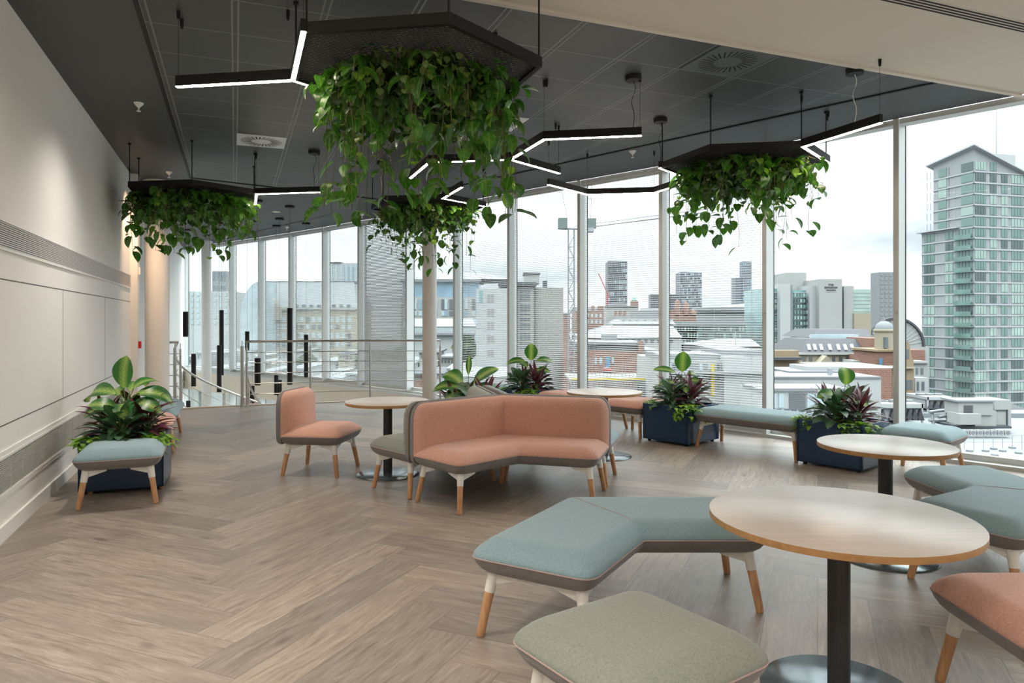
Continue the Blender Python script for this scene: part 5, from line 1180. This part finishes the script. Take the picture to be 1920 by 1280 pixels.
# low roofs that fill the streets between
random.seed(77); spots = []; cnt = {}; NTH = 'first second third fourth fifth sixth seventh eighth ninth tenth eleventh twelfth thirteenth fourteenth fifteenth sixteenth seventeenth eighteenth nineteenth twentieth'.split()
for px in range(330, 860, 38): spots.append((px, random.choice([660, 668, 676]), 95)); spots.append((px+14, random.choice([690, 700, 708]), 62))
for px in range(860, 1700, 60): spots.append((px, random.choice([586, 590, 593]), random.choice([330, 380])))
for i, (px, y, D) in enumerate(spots):
    wn_, wm_ = random.choice([('grey stone', K['pale']), ('concrete', K['conc']), ('white', K['white']), ('red brick', K['brick']), ('cream', K['cream'])]); rn_, rm_ = random.choice([('white', K['roofw']), ('pale lead', K['lead']), ('dark slate', K['slate']), ('grey', K['grey'])]); row = 'skyline' if D > 300 else 'near left rooftops' if D < 80 else 'middle left rooftops'
    cnt[row] = cnt.get(row, 0)+1; wd = rnd(28, 36); b = Bld('low_city_building', 'low %s building, %s roof, %s from left among %s' % (wn_, rn_, NTH[cnt[row]-1], row), px, D, group='low rooftops outside'); b.vol('walls', px, px+wd, y+3, None, wm_, 0, rnd(6, 12)); b.vol('roof', px-1, px+wd+1, y, y+3.2, rm_, -.3, rnd(7, 13))
    b.wins([(px+wd*f, px+wd*(f+.10)) for f in (.1, .3, .5, .7)], [(y+7, y+12)], K['win']); b.done()
# --- rooftop plant at the right
Dz = -9.4
Pd = empty('plant_roof', (0, 0, 0)); tag(Pd, 'white flat roof carrying air handling plant outside the right windows', 'roof')
def flr(px, py, z): Y = F*(EYE-z)/(py-HOR); return ((px-960)/F*Y, Y)
MB().box(flr(1560, 800, Dz)[0], 75, 50, 86, Dz-2.5, Dz).build('roof_deck', K['roofw'], Pd); MB().box(30, 75, 50, 85.9, GZ, Dz-2.5).build('walls', K['pale'], Pd)
MB().box(flr(1760, 840, Dz)[0], 75, 60.5, 61, Dz, Dz+.25).box(36, 75, 50, 50.4, Dz, Dz+.3).box(30, 75, 79, 80, Dz, Dz+.5).build('upstands', K['lead'], Pd)
lo = Bld('lower_white_roof', 'white lower roof with railings just outside the rightmost pane', 1700, 44, cat='roof'); lo.vol('roof', 1700, 2200, 862, 872, K['roofw'], 0, back=832); lo.vol('walls', 1702, 2198, 872, None, K['pale'], .3, 5)
for i, (px, py) in enumerate([(1818, 838), (1835, 846), (1848, 838), (1865, 846), (1863, 834), (1880, 838), (1898, 832), (1910, 842)]):
    z_ = lo.z(862); X, Y = flr(px, py+8, z_); o = MB().lathe([(.22, 0), (.22, .10), (.14, .16)], 14).build('roof_vent', K['grey'], smooth=True); o.location = (X, Y, z_); tag(o, 'small round grey vent, %s of the eight on the lower white roof' % ['first', 'second', 'third', 'fifth', 'fourth', 'sixth', 'seventh', 'eighth'][i], 'roof vent', 'vents on the lower white roof')
m = MB(); z_ = lo.z(862)
for k in range(9): X, Y = flr(1790+18*k, 842, z_); m.tube([(X, Y, z_), (X, Y, z_+.95)], .02, 5)
X0, Y0 = flr(1790, 842, z_); X1, Y1 = flr(1934, 842, z_); m.tube([(X0, Y0, z_+.95), (X1, Y1, z_+.95)], .02, 5); m.tube([(X0, Y0, z_+.5), (X1, Y1, z_+.5)], .015, 5); o = m.build('roof_railing', K['steel']); tag(o, 'thin steel guard rail on the lower white roof outside', 'railing')
def chiller(px0, px1, ya, yb, D, label):
    b = Bld('rooftop_chiller', label, px0, D, cat='air conditioning unit', group='chillers on the white roof'); x1 = b.t(px1); zt_, zb_ = b.z(ya), b.z(yb); h = zt_-zb_
    b.box('top_tray', 0, x1, 0, 4.5, zt_-h*.18, zt_, K['white']); b.box('coil_bank', .1, x1-.1, .5, 4.2, zb_+h*.3, zt_-h*.18, K['white']); b.box('base_frame', 0, x1, .2, 4.4, zb_-.1, zb_+h*.12, K['grey'])
    for k in range(4): xx = x1*(k+.5)/4; m = MB(); m.add([(xx-.38, -.02, zb_+h*.28), (xx+.38, -.02, zb_+h*.28), (xx, -.02, zt_-h*.25), (xx-.38, .4, zb_+h*.28), (xx+.38, .4, zb_+h*.28), (xx, .4, zt_-h*.25)], [(0, 1, 2), (5, 4, 3), (1, 4, 5, 2), (0, 2, 5, 3), (0, 3, 4, 1)]); m.build('coil_gap', K['slate'], b.o)
    for xx in (.05, x1-.2): b.box('corner_post', xx, xx+.15, 0, .15, zb_-.2, zt_, K['white'])
    for k in range(3): m = MB(); m.lathe([(.5, zt_), (.5, zt_+.18)], 18, (x1*(k+.5)/3, 2.2)); m.build('fan_cowl', K['grey'], b.o)
chiller(1612, 1684, 757, 800, 73, 'white V-coil chiller seen left of the rightmost mullion'); chiller(1690, 1732, 757, 800, 72.5, 'white V-coil chiller seen just right of the rightmost mullion'); chiller(1738, 1788, 744, 775, 80, 'white V-coil chiller farther back, right of the rightmost mullion')
pp = Bld('pipework', 'silver insulated pipes beside the chillers on the white roof', 1748, 71, cat='pipes')
for a, b_, c_, d_ in ((1742, 772, 1790, 768), (1742, 788, 1776, 790), (1760, 782, 1785, 778), (1750, 795, 1750, 770), (1778, 800, 1778, 760)): MB().tube([(pp.t(a), 0, pp.z(b_)), (pp.t(c_), .3, pp.z(d_))], .16, 10).build('pipe', K['steel'], pp.o, True)
au = Bld('air_handling_unit', 'large pale metal air handling unit on the white roof at the far right', 1796, 68, cat='air conditioning unit'); au.vol('casing', 1797, 1862, 753, 778, K['pale'], 0, 2.2); au.vol('hood', 1800, 1840, 776, 796, K['pale'], -.8, 2); au.vol('casing', 1828, 1868, 770, 800, K['pale'], .2, 2.5); au.vol('duct_section', 1864, 1896, 750, 800, K['pale'], 1.0, 3); au.vol('base', 1795, 1897, 799, 803, K['dk'], 0, 4); au.vol('roof', 1794, 1866, 750.5, 753.5, K['lead'], -.2, 2.6); au.vol('frame', 1864, 1890, 768, 770, K['dk'], .9, .2); au.vol('frame', 1888, 1890, 768, 800, K['dk'], .9, .2)
m = MB()
for k in range(6): m.box(au.t(1807), au.t(1824), -.06, 0, au.z(760+2.4*k+1.2), au.z(760+2.4*k))
m.build('louvre', K['slate'], au.o)
for k in range(7):
    b = Bld('condenser_unit', 'small white condenser, %s from the left below the air handling unit' % ['first', 'second', 'third', 'fourth', 'fifth', 'sixth', 'seventh'][k], 1806+13*k, 65.5, cat='air conditioning unit', group='small condensers in a row'); b.vol('cabinet', 1807+13*k, 1817+13*k, 806, 817, K['white'], 0, .45); xx = b.t(1812+13*k); m = MB(); m.lathe([(.19, 0), (.19, .03)], 18); o = m.build('fan_grille', K['grey'], b.o); o.rotation_euler = (pi/2, 0, 0); o.location = (xx, 0, b.z(811))
py_ = Bld('pyramid_roof', 'small dark pyramid roof at the far right edge outside', 1888, 90, cat='roof'); m = MB(); xa, xb = py_.t(1888), py_.t(1960); m.add([(xa, 0, py_.z(780)), (xb, 0, py_.z(780)), (xb, 6, py_.z(780)), (xa, 6, py_.z(780)), ((xa+xb)/2, 3, py_.z(760))], [(0, 3, 2, 1), (0, 1, 4), (1, 2, 4), (2, 3, 4), (3, 0, 4)]); m.build('slate_slopes', K['slate'], py_.o); py_.vol('walls', 1889, 1958, 780, None, K['pale'], .1, 5.5)
